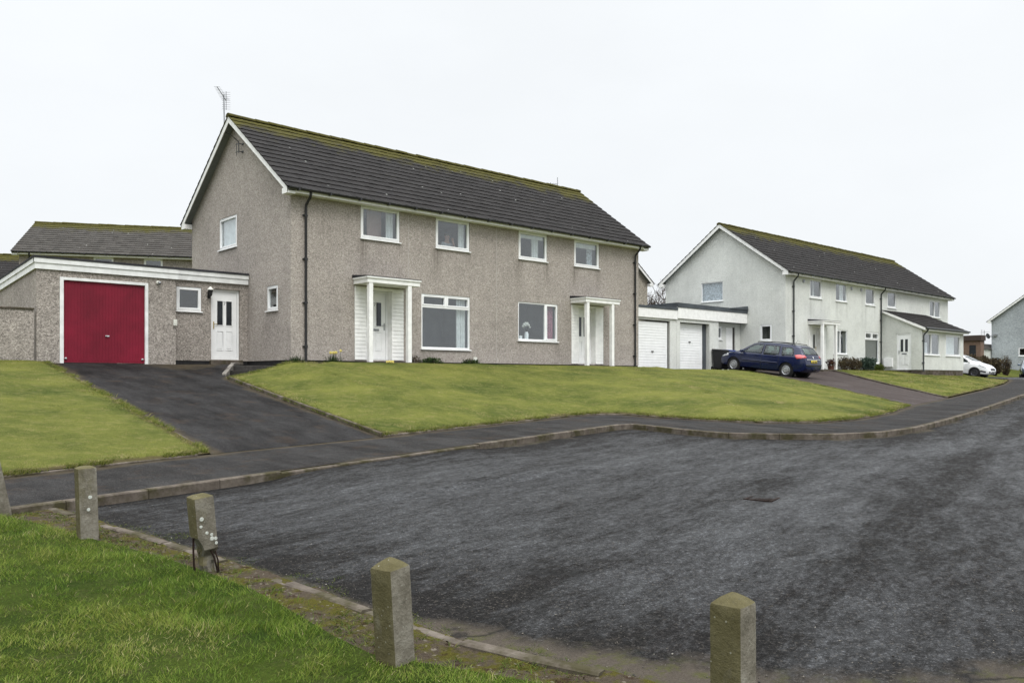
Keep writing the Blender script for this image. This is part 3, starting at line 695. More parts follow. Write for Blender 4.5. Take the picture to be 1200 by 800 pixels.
def build_grass():
    gp = GRASS_EDGE + [(-6, .2), (-10, 8.0)]
    patch('verge_lawn', gp, h_verge, .005, .3, 'verge_grass', attrs={'dirt': lambda P: np.zeros(len(P))})
    vis = GRASS_EDGE + [(1.6, .6), (.6, 3.0), (-.3, 6.0), (-1.6, 9.4), (1.0, 10.2)]
    E = zl(GRASS_EDGE)
    P = sample(vis, 520000); d = np.hypot(P[:, 0], P[:, 1]); keep = RNG.random(len(P)) < np.clip(1.25 - d / 11, .35, 1)
    P = P[keep]; de, _ = poly_dist(P, E)
    cl = fast_noise(P, 1.5, 3); cl2 = fast_noise(P, 5.0, 9)
    P = P[RNG.random(len(P)) < np.clip(.80 + .5 * cl + 1.0 * cl2, .2, 1)]
    # ragged edge: blades also creep onto the soil
    Q = sample([tuple(np.array(p) + (.16, .02)) for p in GRASS_EDGE] + rev(np.array(GRASS_EDGE)), 9000); P = np.vstack([P, Q[fast_noise(Q, 4, 5) > .05]])
    cl = fast_noise(P, 1.5, 3); cl2 = fast_noise(P, 5.0, 9); n = len(P); z = h_verge_fast(P)
    de, _ = poly_dist(P, E)
    tuft = np.exp(-((de - .25) / .3) ** 2) * np.clip(fast_noise(P, 1.1, 21) + .35, 0, 1)
    hg = np.clip(.030 + .010 * cl + .018 * cl2 + .042 * tuft, .014, .10) * RNG.uniform(.5, 1.5, n)
    big = fast_noise(P, .7, 14)
    straw = np.exp(-(((P[:, 0] - 1.72) / .22) ** 2 + ((P[:, 1] - 4.75) / .2) ** 2)) * .75
    tint = np.clip(.43 + .22 * cl + .25 * big + .22 * cl2 - .2 * tuft + RNG.normal(0, .2, n), 0, .90)
    dead = RNG.random(n) < (.035 + straw * .8 + .08 * np.clip(big, 0, 1)); tint[dead] = RNG.uniform(.9, 1, dead.sum())
    ang = 4.5 * fast_noise(P, 3.2, 51) + RNG.normal(0, 1.5, n)
    blade_mesh('verge_grass', P, z, hg, RNG.uniform(.0020, .0050, n), RNG.uniform(.3, 1.3, n), tint, 'blade', 3, ph=ang)
    # weeds and moss tufts on the soil strip
    soil = [(p[0] + .04, p[1]) for p in GRASS_EDGE[:12]] + [(p[0] - .02, p[1]) for p in N2[10:0:-1]]
    W = sample(soil, 60000); W = W[fast_noise(W, 2.6, 31) + .5 * fast_noise(W, 9, 2) > .06]; n = len(W)
    blade_mesh('verge_weeds', W, h_verge_fast(W) - .012, RNG.uniform(.008, .040, n), RNG.uniform(.003, .009, n), RNG.uniform(.8, 2.2, n), np.clip(RNG.normal(.5, .3, n), 0, 1), 'weed', 2)
    G = []
    for c, ww in zip(N2[1:12], [.3] * 12): pass
    S = sample([(p[0] + .03, p[1]) for p in N2[1:11]] + [(p[0] + .62, p[1] + .1) for p in N2[10:0:-1]], 60000)
    dk, _ = poly_dist(S, NEAR); S = S[(fast_noise(S, 2.2, 41) + .4 * fast_noise(S, 7, 4) - (dk - .12) * 2.3 > -.02)]; n = len(S)
    blade_mesh('gutter_weeds', S, h_road(S) - .004, RNG.uniform(.008, .032, n), RNG.uniform(.003, .007, n), RNG.uniform(.7, 2.2, n), np.clip(RNG.normal(.5, .3, n), 0, 1), 'weed', 2)
    T = sample(soil, 5200); T = T[fast_noise(T, 3.1, 71) > -.1]; n = len(T); a_ = RNG.uniform(0, 6.28, n); q = RNG.uniform(.006, .020, n); z = h_verge_fast(T) + RNG.uniform(.0, .016, n)
    ux, uy = np.cos(a_) * q, np.sin(a_) * q; tz = RNG.normal(0, .4, n) * q
    V = np.stack([np.column_stack([T[:, 0] - ux, T[:, 1] - uy, z - tz]), np.column_stack([T[:, 0] + uy * .5, T[:, 1] - ux * .5, z + .004]), np.column_stack([T[:, 0] + ux, T[:, 1] + uy, z + tz]), np.column_stack([T[:, 0] - uy * .5, T[:, 1] + ux * .5, z + .002])], 1).reshape(-1, 3)
    me = np_mesh('leaf_litter', V, np.arange(4 * n).reshape(-1, 4)); set_attr(me, 'tint', np.repeat(np.clip(RNG.normal(.4, .3, n), 0, 1), 4)); tag(link('leaf_litter', me, 'leaf_brown'), kind='stuff')
    # house lawns: short mown blades
    I = INNER
    def lawn_blades(poly, n, z_fn, hmax):
        P = sample(poly, n); d = .668 * P[:, 0] + .744 * P[:, 1]
        a = fast_noise(P, .55, 6); b = fast_noise(P, 2.4, 8); m = len(P); z = z_fn(P) - .005
        c2 = fast_noise(P * np.array([.35, 1.0]), 1.7, 17)
        c3 = fast_noise(P * np.array([.6, 1.0]), 5.5, 27)
        tint = np.clip(.46 + .55 * a + .75 * b + .75 * c2 + 1.0 * c3 + RNG.normal(0, .2, m), 0, 1)
        blade_mesh('lawn_grass', P, z, hmax * RNG.uniform(.5, 1.3, m) * np.clip(1 + .5 * b + .8 * c3, .3, 2), d * .00036 * RNG.uniform(.6, 1.3, m), RNG.uniform(.3, 1.3, m), tint, 'lawn_blade', 1)
    l1 = LAWN_W + [(26.5, 20.9), (34.2, 22.2), (34.5, 21.7), (29, 12.15)] + sub_inner(8.47, 28.9)[::-1]
    lawn_blades(l1, 330000, lambda P: h_up(P) + .06, .034)
    lawn_blades([(5.1, 12.65), (5.5, 24.2), (.5, 24.2), (-1.5, 13), (2.1, 11.8)], 150000, lambda P: h_up(P) + .055, .034)
    lawn_blades([(41.4, 21.3), (36, 13.6)] + sub_inner(36.5, 59.9) + [(59.8, 18.8), (57.3, 18.7), (56.2, 19.4), (48.8, 19.5), (48.6, 21.4)], 110000, lambda P: h_up(P) + .045, .04)
    def fringe(line, n, zf, inward):
        L = np.array(line, float); seg = np.hypot(*np.diff(L, axis=0).T); k = RNG.choice(len(seg), n, p=seg / seg.sum()); t = RNG.random(n)[:, None]
        P = L[k] + (L[k + 1] - L[k]) * t; d = (L[k + 1] - L[k]) / seg[k][:, None]; nn = np.column_stack([-d[:, 1], d[:, 0]]) * inward
        P = P + nn * (RNG.normal(.05, .05, n))[:, None]; m = fast_noise(P, 2.2, 61) > -.12; P = P[m]; n = len(P); ang = np.arctan2(-nn[m][:, 1], -nn[m][:, 0]) + RNG.normal(0, .7, n)
        blade_mesh('lawn_grass', P, zf(P), RNG.uniform(.03, .10, n), np.full(n, .010) * RNG.uniform(.6, 1.3, n), RNG.uniform(.4, 1.5, n), np.clip(RNG.normal(.45, .25, n), 0, 1), 'lawn_blade', 2, ph=ang)
    fringe([(8.46, 12.97)] + sub_inner(8.47, 28.9) + [(29, 12.15), (34.5, 21.7)], 22000, lambda P: h_up(P) + .02, 1)
    fringe([(8.46, 12.97), (8.95, 20.85), (10.85, 21.25)], 7000, lambda P: h_up(P) + .03, -1)
    fringe([(-2, 10.9), (2.18, 11.75), (5.14, 12.6), (5.55, 24.2)], 12000, lambda P: h_up(P) + .02, 1)
    # loose grit and stones in the gutter and on the road edge
    near = np.array(N2[1:12]); S = sample([tuple(p) for p in near] + [(p[0] + 2.0, p[1] + .5) for p in near[::-1]], 30000)
    dk, _ = poly_dist(S, NEAR); S = S[RNG.random(len(S)) < .45 * np.exp(-dk / .42) + .05]; n = len(S)
    r = .0025 + .006 * RNG.random(n) ** 3; z = h_road(S) + r * .3
    O = np.array([(1, 0, 0), (-1, 0, 0), (0, 1, 0), (0, -1, 0), (0, 0, .7), (0, 0, -.7)], float)
    V = (O[None] * RNG.uniform(.6, 1.4, (n, 6, 1)) * r[:, None, None] + np.column_stack([S, z])[:, None]).reshape(-1, 3)
    T = np.array([(0, 2, 4), (2, 1, 4), (1, 3, 4), (3, 0, 4), (2, 0, 5), (1, 2, 5), (3, 1, 5), (0, 3, 5)])
    F = (np.arange(n)[:, None, None] * 6 + T[None]).reshape(-1, 3)
    me = np_mesh('road_grit', V, F); set_attr(me, 'tint', np.repeat(np.clip(RNG.normal(.35, .28, n), 0, 1), 6)); tag(link('road_grit', me, 'grit'), kind='stuff')
def h_verge_fast(P):
    d, z = poly_dist(P, NEAR); return z + .012 * fast_noise(P, 1.3, 5)
build_grass()

# ------------------------------------------------------------------ concrete posts on the verge
def post_mesh(name, hgt, w, parent, seed, broken=False, peak=.012):
    bm = bmesh.new(); nz, nx = 22, 5; rings = []
    def ringpts(z, s):
        c = w / 2 * s; out = []
        for k in range(4 * nx):
            e, t = divmod(k, nx); t = t / nx * 2 - 1
            x, y = [(t, -1), (1, t), (-t, 1), (-1, -t)][e]
            if abs(x) > .86 and abs(y) > .86: x *= .93; y *= .93
            out.append(Vector((x * c, y * c, z)))
        return out
    zs = list(np.linspace(-.12, hgt - peak - .018, nz)) + [hgt - peak - .008]
    for z in zs: rings.append(ringpts(z, 1.0 if z < hgt - peak - .012 else .97))
    rings.append(ringpts(hgt - peak * .62, .62)); rings.append(ringpts(hgt - peak * .12, .2)); rings.append(ringpts(hgt, .04))
    for r_ in rings:
        for v in r_:
            n = noise.noise(v * 14 + Vector((seed * 5, 0, 0))); n2 = noise.noise(v * 40 + Vector((0, seed * 3, 0)))
            edge = abs(abs(v.x) - abs(v.y)) < .03
            k = 1 + .02 * n + .010 * n2 - (.055 * max(0, n - .15) if edge else 0)
            v.x *= k; v.y *= k
            if broken:
                if v.z < .24 and v.x < .02:
                    v.x += .055 * (smooth(.26, .16, v.z) if False else max(0, min(1, (.26 - v.z) / .08))) * (.8 + .4 * n)
                if v.z < .15 and v.y < 0: v.y += .06 * max(0, min(1, (.16 - v.z) / .05)) * (.8 + .5 * n)
    vs = [[bm.verts.new(v) for v in r_] for r_ in rings]; m = 4 * nx
    for a, b in zip(vs[:-1], vs[1:]):
        for k in range(m): bm.faces.new((a[k], a[(k + 1) % m], b[(k + 1) % m], b[k]))
    bm.faces.new(vs[-1])
    me = bpy.data.meshes.new(name); bm.to_mesh(me); bm.free()
    return link(name, me, 'post', parent, True, 0, 20)
def build_posts():
    data = [((1.77, 9.47, -1.325), .57, (0, -11), False, [], 'mossy concrete post leaning sideways where the verge kerb meets the pavement'),
            ((2.13, 7.90, -1.355), .61, (0, -2), False, [(.34, .012), (.235, -.004)], 'mossy concrete post with two white lichen spots, at the far end of the kerb'),
            ((2.50, 6.22, -1.42), .575, (2, -6), True, [(.40, -.035), (.345, -.045), (.29, -.005), (.27, .03), (.24, .03), (.235, .058), (.2, .060)], 'broken concrete post with rusty bars showing at its foot'),
            ((2.51, 3.72, -1.485), .555, (0, -4.5), False, [], 'mossy concrete post with worn corner standing in the soil beside the lower grass'),
            ((3.2, 2.10, -1.51), .575, (0, -.5), False, [(.12, -.07)], 'green stained concrete post cut off by the bottom of the picture')]
    for i, (loc, hg, (tx, ty), br, spots, lab) in enumerate(data):
        t = thing('concrete_post', lab, 'post', loc, R((3, -2, 2, 12, 6)[i]), 'concrete posts along the verge')
        p = post_mesh('shaft', hg, .156, t, i + 1, br, (.015, .012, .012, .042, .038)[i])
        for (z, x) in spots:
            r = random.uniform(.010, .017); yf = -.0775 + (.055 if br and z < .14 else 0)
            ob = MB().lathe((x, yf - .001, z), (0, -1, 0), [(0, r), (.0020, r * .9), (.0026, r * .45), (.0018, 0.0001)], 9).build('lichen_spot', 'lichen'); ob.parent = t
        if br:
            for pts, r in (([(-.085, -.02, .26), (-.098, -.03, .16), (-.105, -.035, .06), (-.085, -.03, -.08)], .0075), ([(.02, -.055, .16), (.03, -.085, .1), (.045, -.08, .02), (.05, -.09, -.06)], .007), ([(.055, -.05, .14), (.06, -.08, .07), (.062, -.07, -.06)], .006)):
                MB().tube(pts, r, 7).build('rebar', 'rust', None, True).parent = t
        for ch in t.children: ch.matrix_parent_inverse = Matrix.Identity(4)
        t.rotation_euler = (R(tx), R(ty), t.rotation_euler.z)
build_posts()

# ------------------------------------------------------------------ building parts
def wall_panel(mb, F, u0, u1, z0, z1, opens=(), depth=.12, n=0.0):
    us = sorted({u0, u1, *[o[0] for o in opens], *[o[1] for o in opens]}); zs = sorted({z0, z1, *[o[2] for o in opens], *[o[3] for o in opens]})
    for a, b in zip(us[:-1], us[1:]):
        for c, d in zip(zs[:-1], zs[1:]):
            m = ((a + b) / 2, (c + d) / 2)
            if any(o[0] < m[0] < o[1] and o[2] < m[1] < o[3] for o in opens): continue
            mb.face([F(a, n, c), F(b, n, c), F(b, n, d), F(a, n, d)])
    for a, b, c, d in opens:
        k = n - depth
        mb.face([F(a, n, c), F(a, k, c), F(a, k, d), F(a, n, d)]); mb.face([F(b, n, c), F(b, n, d), F(b, k, d), F(b, k, c)])
        mb.face([F(a, n, d), F(a, k, d), F(b, k, d), F(b, n, d)]); mb.face([F(a, n, c), F(b, n, c), F(b, k, c), F(a, k, c)])

def window(parent, F, u0, u1, z0, z1, style='single', label=None, room='room', depth=2.2, fw=.075, set_n=-.03, sill=True, pane_mat='glass', side=.5):
    """frame (the window itself) with panes and a sill under it"""
    mb = MB(); n0, n1 = set_n - .06, set_n + .012; panes = []
    g = .0
    def ring(a, b, c, d, w, n0, n1):
        mb.box(F, a, a + w, n0, n1, c, d); mb.box(F, b - w, b, n0, n1, c, d)
        mb.box(F, a + w, b - w, n0, n1, c, c + w); mb.box(F, a + w, b - w, n0, n1, d - w, d)
    ring(u0 + .003, u1 - .003, z0 + .003, z1 - .003, fw * .62, n0, n1)
    i = fw * .62
    def sash(a, b, c, d, w):
        ring(a, b, c, d, w, n0 + .01, n1 + .014); panes.append((a + w, b - w, c + w, d - w))
    A, B, C, D = u0 + i + .003, u1 - i - .003, z0 + i + .003, z1 - i - .003
    if style == 'single': sash(A, B, C, D, fw * .55)
    elif style == 'fanlights':                       # two small top lights over one fixed pane
        zt = D - (D - C) * .215; m = (A + B) / 2
        mb.box(F, A, B, n0, n1, zt - .035, zt + .035); mb.box(F, m - .035, m + .035, n0, n1, zt + .035, D)
        sash(A, m - .035, zt + .035, D, .045); sash(m + .035, B, zt + .035, D, .045); panes.append((A, B, C, zt - .035))
    elif style == 'side':                             # big pane left, narrow right
        m = A + (B - A) * .70; mb.box(F, m - .04, m + .04, n0, n1, C, D)
        panes.append((A, m - .04, C, D)); sash(m + .04, B, C, D, .035)
    elif style == 'half':
        m = (A + B) / 2; mb.box(F, m - .035, m + .035, n0, n1, C, D); sash(A, m - .035, C, D, .03); panes.append((m + .035, B, C, D))
    elif style == 'plain': panes.append((A, B, C, D))
    fr = tag(mb.build('window', 'upvc', parent, bevel=.006), label)
    for a, b, c, d in panes:
        MB().box(F, a - .004, b + .004, n0 + .028, n0 + .034, c - .004, d + .004).build('pane', pane_mat, fr)
    if sill:
        s_ = MB(); s_.hexa([F(u0 - .03, set_n + .0, z0 - .035), F(u1 + .03, set_n, z0 - .035), F(u1 + .03, .055, z0 - .045), F(u0 - .03, .055, z0 - .045)],
                           [F(u0 - .03, set_n + .0, z0 + .0), F(u1 + .03, set_n, z0 + .0), F(u1 + .03, .055, z0 - .015), F(u0 - .03, .055, z0 - .015)])
        s_.build('sill', 'upvc', fr, bevel=.004)
    if room:
        r = MB(); a, b, c, d = u0 - side, u1 + side, z0 - .9, z1 + .12; k0, k1 = -.121, -depth
        if z0 - .9 < .6 and z0 > .6: c = max(c, .58)
        P = lambda u, n, z: F(u, n, z)
        r.face([P(a, k1, c), P(b, k1, c), P(b, k1, d), P(a, k1, d)])
        r.face([P(a, k0, c), P(a, k1, c), P(a, k1, d), P(a, k0, d)]); r.face([P(b, k0, c), P(b, k0, d), P(b, k1, d), P(b, k1, c)])
        r.face([P(a, k0, d), P(a, k1, d), P(b, k1, d), P(b, k0, d)]); r.face([P(a, k0, c), P(b, k0, c), P(b, k1, c), P(a, k1, c)])
        wall_panel(r, F, a, b, c, d, [(u0, u1, z0, z1)], 0, n=k0)
        r.build('interior', room, parent, recalc=False)
    return fr

def curtain(F, u0, u1, z0, z1, n, label, mat='curtain', waves=4, amp=.03, group=None):
    mb = MB(); m = waves * 8
    U = [u0 + (u1 - u0) * i / m for i in range(m + 1)]; W = [n + amp * math.sin(i / 8 * 2 * math.pi + .6 * math.sin(i * .3)) for i in range(m + 1)]
    for dz in (0,):
        for i in range(m):
            mb.hexa([F(U[i], W[i], z0), F(U[i + 1], W[i + 1], z0), F(U[i + 1], W[i + 1] - .012, z0), F(U[i], W[i] - .012, z0)],
                    [F(U[i], W[i], z1), F(U[i + 1], W[i + 1], z1), F(U[i + 1], W[i + 1] - .012, z1), F(U[i], W[i] - .012, z1)])
    return tag(mb.build('curtain', mat, None, True), label, 'curtain', group)

def panel_door(parent, F, u0, u1, z0, z1, n=-.1, label=None, number=False, slot=True, handle_side=-1, name='door', frame=True, gmat='dark_glass'):
    d = MB(); fw = .06
    if frame:
        d.box(F, u0, u0 + fw, n - .05, n + .035, z0, z1); d.box(F, u1 - fw, u1, n - .05, n + .035, z0, z1); d.box(F, u0 + fw, u1 - fw, n - .05, n + .035, z1 - fw, z1)
        d.box(F, u0 + fw, u1 - fw, n - .05, n + .03, z0, z0 + .035)
    a, b, c, e = u0 + fw + .004, u1 - fw - .004, z0 + .04, z1 - fw - .004
    d.box(F, a, b, n - .045, n + .012, c, e); w = b - a; h = e - c
    p0, p1 = n + .012, n + .024
    cols = ((a + w * .20, a + w * .43), (a + w * .57, a + w * .80)); zg0, zg1 = c + h * .50, c + h * .86
    for k, (x, y) in enumerate(cols):
        bw = .022
        for q in ((x - bw, x, zg0 - bw, zg1 + bw), (y, y + bw, zg0 - bw, zg1 + bw), (x, y, zg0 - bw, zg0), (x, y, zg1, zg1 + bw)):
            d.box(F, q[0], q[1], p0, p1, q[2], q[3])
        zb0, zb1 = c + h * .12, c + h * .41
        for q in ((x - bw, x, zb0, zb1), (y, y + bw, zb0, zb1), (x, y, zb0, zb0 + bw), (x, y, zb1 - bw, zb1)):
            d.box(F, q[0], q[1], p0, p1, q[2], q[3])
        d.box(F, x + .02, y - .02, p0, p1 - .002, zb0 + .05, zb1 - .05)
    o = tag(d.build(name, 'upvc', parent, bevel=.004), label)
    for x, y in cols: MB().box(F, x, y, p0 - .003, p0 + .006, zg0, zg1).build('glass_panel', gmat, o)
    hx = a + .05 if handle_side < 0 else b - .05
    hm = MB().box(F, hx - .014, hx + .014, p0, p0 + .012, c + h * .44, c + h * .55); hm.tube([F(hx, p0 + .04, c + h * .515), F(hx - handle_side * .11, p0 + .04, c + h * .513)], .009, 8); hm.tube([F(hx, p0, c + h * .515), F(hx, p0 + .045, c + h * .515)], .009, 8)
    hm.build('handle', 'steel' if slot else 'brass', o, True)
    if slot: MB().box(F, a + w * .30, a + w * .70, p0, p0 + .012, c + h * .425, c + h * .46).build('letterbox', 'steel', o, bevel=.004)
    if number:                                        # a small 7 between the two lights
        mb = MB(); m = a + w * .5; z = zg1 - .03; s_ = .032
        mb.hexa([F(m - s_, p0, z), F(m + s_, p0, z), F(m + s_, p0 + .006, z), F(m - s_, p0 + .006, z)], [F(m - s_, p0, z + .016), F(m + s_, p0, z + .016), F(m + s_, p0 + .006, z + .016), F(m - s_, p0 + .006, z + .016)])
        mb.hexa([F(m - .018, p0, z - .085), F(m - .001, p0, z - .085), F(m - .001, p0 + .006, z - .085), F(m - .018, p0 + .006, z - .085)], [F(m + s_ - .017, p0, z), F(m + s_, p0, z), F(m + s_, p0 + .006, z), F(m + s_ - .017, p0 + .006, z)])
        mb.build('number', 'steel', o)
    return o

def downpipe(parent, F, u, z0, z1, mat='black_pipe', out=.07, swan=True, top_n=.30):
    mb = MB(); pts = [F(u, out, z0), F(u, out, z1 - .42)]
    if swan: pts += [F(u, out + .02, z1 - .36), F(u + .03, top_n - .03, z1 - .16), F(u + .03, top_n, z1 - .1), F(u + .03, top_n, z1)]
    else: pts += [F(u, out, z1)]
    mb.tube(pts, .038, 10)
    z = z0 + .5
    while z < z1 - .6:
        mb.tube([F(u, out, z - .035), F(u, out, z + .035)], .05, 10); mb.box(F, u - .075, u + .075, .0, out - .02, z - .02, z + .02); z += 1.25
    return mb.build('downpipe', mat, parent, True)

def tiled_slope(mb_lists, O, uvec, sdir, nvec, length, slope_len, courses, tile=.30, lift=.027, ridge_d=None, flip=False):
    """tiles as real courses: O is the low corner, uvec along the eave, sdir up the slope"""
    V, Fc, tint, moss = mb_lists
    prof = [(0, 0), (.30, 0), (.36, .009), (.46, .009), (.52, 0)]
    nt = int(round(length / tile)); tw = length / nt; g = slope_len / courses
    for i in range(courses):
        s0, s1 = i * g - .02, (i + 1) * g + .03
        off = (tw * .5 if False else 0)
        cols = []
        for t in range(nt):
            j = random.gauss(0, .0018); tn = random.random()
            for k, (f, hh) in enumerate(prof): cols.append((t * tw + f * tw + random.gauss(0, .001), hh + j, tn, j))
            cols.append(((t + 1) * tw - .004, 0 + j, tn, j))
        b = len(V)
        for (u, hh, tn, j) in cols:
            lo = O + uvec * u + sdir * (s0 + j * 2)
            V.append(lo + nvec * (hh + lift)); V.append(O + uvec * u + sdir * s1 + nvec * (hh * .9)); V.append(lo + nvec * (-.01))
            for ss in (s0, s1, s0): moss.append(max(0, 1 - (slope_len - ss) / 1.5))
            tint += [tn] * 3
        for q in range(len(cols) - 1):
            a = b + q * 3; c = a + 3
            Fc.append((a, c, c + 1, a + 1)); Fc.append((a + 2, c + 2, c, a))
        Fc.append((b, b + 1, b + 2)); e = b + (len(cols) - 1) * 3; Fc.append((e, e + 2, e + 1))

def gable_roof(parent, X0, Y0, L, D, ze, zr, ov_l, ov_r, ov_e, mat='tiles', courses=15, pipes=True, rot=None, gutter='black_pipe', tile=.30, barge='white_paint'):
    """roof along X: tiles, ridge, verge boards, fascia, soffit, gutters. All meshes are parts of the house."""
    V, Fc, tint, moss = [], [], [], []
    ym = Y0 + D / 2; half = D / 2 + ov_e; sl = math.hypot(half, zr - ze); W = L + ov_l + ov_r; x0 = X0 - ov_l
    c, s_ = half / sl, (zr - ze) / sl
    tiled_slope((V, Fc, tint, moss), Vector((x0 - .03, Y0 - ov_e - .04 * c, ze - .04 * s_)), Vector((1, 0, 0)), Vector((0, c, s_)), Vector((0, -s_, c)), W + .06, sl, courses, tile)
    tiled_slope((V, Fc, tint, moss), Vector((x0 + W + .03, Y0 + D + ov_e + .04 * c, ze - .04 * s_)), Vector((-1, 0, 0)), Vector((0, -c, s_)), Vector((0, s_, c)), W + .06, sl, courses, tile)
    me = bpy.data.meshes.new('roof'); me.from_pydata([tuple(v) for v in V], [], Fc)
    set_attr(me, 'tint', tint); set_attr(me, 'moss', moss)
    roof = link('roof', me, mat, parent)
    # ridge tiles
    V2, F2, t2 = [], [], []; x = x0 - .03; k = 9
    while x < x0 + W:
        xe = min(x + .45, x0 + W + .03); b = len(V2); tn = random.random(); j = random.gauss(0, .006)
        for xx, rr in ((x, .145), (xe, .13)):
            for q in range(k):
                th = math.pi * (q / (k - 1)) * 1.06 - .03 * math.pi
                V2.append((xx, ym + rr * math.cos(th), zr - .035 + j + rr * .72 * math.sin(th)))
        for q in range(k - 1): F2.append((b + q, b + k + q, b + k + q + 1, b + q + 1))
        F2.append(tuple(b + q for q in range(k))); F2.append(tuple(b + k + q for q in range(k))[::-1]); t2 += [tn] * (2 * k); x += .45
    me = bpy.data.meshes.new('ridge'); me.from_pydata(V2, [], F2); set_attr(me, 'tint', t2); set_attr(me, 'moss', [.75] * len(V2)); link('ridge', me, mat, roof)
    # deck under the tiles, so nothing shows through
    d = MB(); e = .035
    for sg in (-1, 1):
        ye = ym + sg * half
        d.hexa([(x0 + .03, ye, ze - .05), (x0 + W - .03, ye, ze - .05), (x0 + W - .03, ym, zr - .06), (x0 + .03, ym, zr - .06)], [(x0 + .03, ye, ze - .02), (x0 + W - .03, ye, ze - .02), (x0 + W - .03, ym, zr - .03), (x0 + .03, ym, zr - .03)])
    d.build('deck', 'soffit', roof)
    # verge boards: one board down each slope, at both ends
    for xe, sx in ((x0, -1), (x0 + W, 1)):
        bb = MB(); a, b = (xe, xe + .025) if sx < 0 else (xe - .025, xe); dz = .20
        for sg in (-1, 1):
            ye = ym + sg * (half - .0)
            bb.hexa([(a, ye, ze - .03 - dz * .8), (b, ye, ze - .03 - dz * .8), (b, ym, zr - .02 - dz), (a, ym, zr - .02 - dz)], [(a, ye, ze - .005), (b, ye, ze - .005), (b, ym, zr - .002), (a, ym, zr - .002)])
            # boxed foot of the verge
            q0, q1 = sorted((a, (X0 if sx < 0 else X0 + L) + sx * .0))
            bb.box(WORLD, q0 + .001, q1 - .001, min(ye, ye - sg * (ov_e + .02)), max(ye, ye - sg * (ov_e + .02)), ze - .20, ze - .035)
        bb.build('bargeboard', barge, roof, bevel=.003)
        sf = MB(); q0, q1 = sorted(((X0 if sx < 0 else X0 + L) , xe - sx * .026))
        for sg in (-1, 1):
            ye = ym + sg * half
            sf.hexa([(q0, ye, ze - .12), (q1, ye, ze - .12), (q1, ym, zr - .15), (q0, ym, zr - .15)], [(q0, ye, ze - .09), (q1, ye, ze - .09), (q1, ym, zr - .12), (q0, ym, zr - .12)])
        sf.build('verge_soffit', 'soffit', roof)
    # eaves
    for sg, yw in ((-1, Y0), (1, Y0 + D)):
        fa = MB(); so = MB(); gu = MB()
        yo = yw + sg * ov_e
        fa.box(WORLD, X0 + .001, X0 + L - .001, min(yo, yo - sg * .022), max(yo, yo - sg * .022), ze - .165, ze - .03)
        so.box(WORLD, X0 + .002, X0 + L - .002, min(yo - sg * .023, yw), max(yo - sg * .023, yw), ze - .16, ze - .14)
        n = 9; yc = yo + sg * .062; zc = ze - .035
        outer = [(yc + .06 * math.cos(math.pi + math.pi * q / (n - 1)), zc + .06 * math.sin(math.pi + math.pi * q / (n - 1))) for q in range(n)]
        inner = [(yc + .052 * math.cos(2 * math.pi - math.pi * q / (n - 1)), zc + .004 + .052 * math.sin(2 * math.pi - math.pi * q / (n - 1))) for q in range(n)]
        gu.prism([(x0 + .02, y, z) for y, z in outer + inner], (W - .04, 0, 0))
        x = x0 + .3
        while x < x0 + W - .2:
            gu.box(WORLD, x, x + .05, yc - .066, yc + .066, zc - .072, zc + .008); x += 1.0
        fa.build('fascia', barge, roof, bevel=.003); so.build('eaves_soffit', barge, roof); gu.build('gutter', gutter, roof, True)
    return roof

def gable_walls(parent, X0, Y0, L, D, zb, ze, zr, ov_e, fronts, lefts, mat, zp=None, plinth='plinth', joints=()):
    F_front = Frame((X0, Y0), (1, 0), (0, -1)); F_left = Frame((X0, Y0), (0, 1), (-1, 0)); F_right = Frame((X0 + L, Y0), (0, 1), (1, 0)); F_back = Frame((X0, Y0 + D), (1, 0), (0, 1))
    sl = (zr - ze) / (D / 2 + ov_e); zt = ze - .14
    zw = ze + ov_e * sl - .1; mb = MB()
    wall_panel(mb, F_front, 0, L, zp, zt, fronts); wall_panel(mb, F_back, 0, L, zp, zt)
    for F, ops in ((F_left, lefts), (F_right, ())):
        wall_panel(mb, F, 0, D, zp, zt, ops)
        mb.face([F(0, 0, zt), F(D, 0, zt), F(D, 0, zw), F(D / 2, 0, zr - .1), F(0, 0, zw)])
    w = mb.build('wall', mat, parent, recalc=False)
    pb = MB(); i = .02
    pb.box(WORLD, X0 + i, X0 + L - i, Y0 + i, Y0 + D - i, zb - .6, zp); pb.build('plinth', plinth, parent)
    for u in joints:
        MB().box(F_front, u - .011, u + .011, -.005, .004, zp, zt).build('movement_joint', 'joint', parent)
    return F_front, F_left, F_right

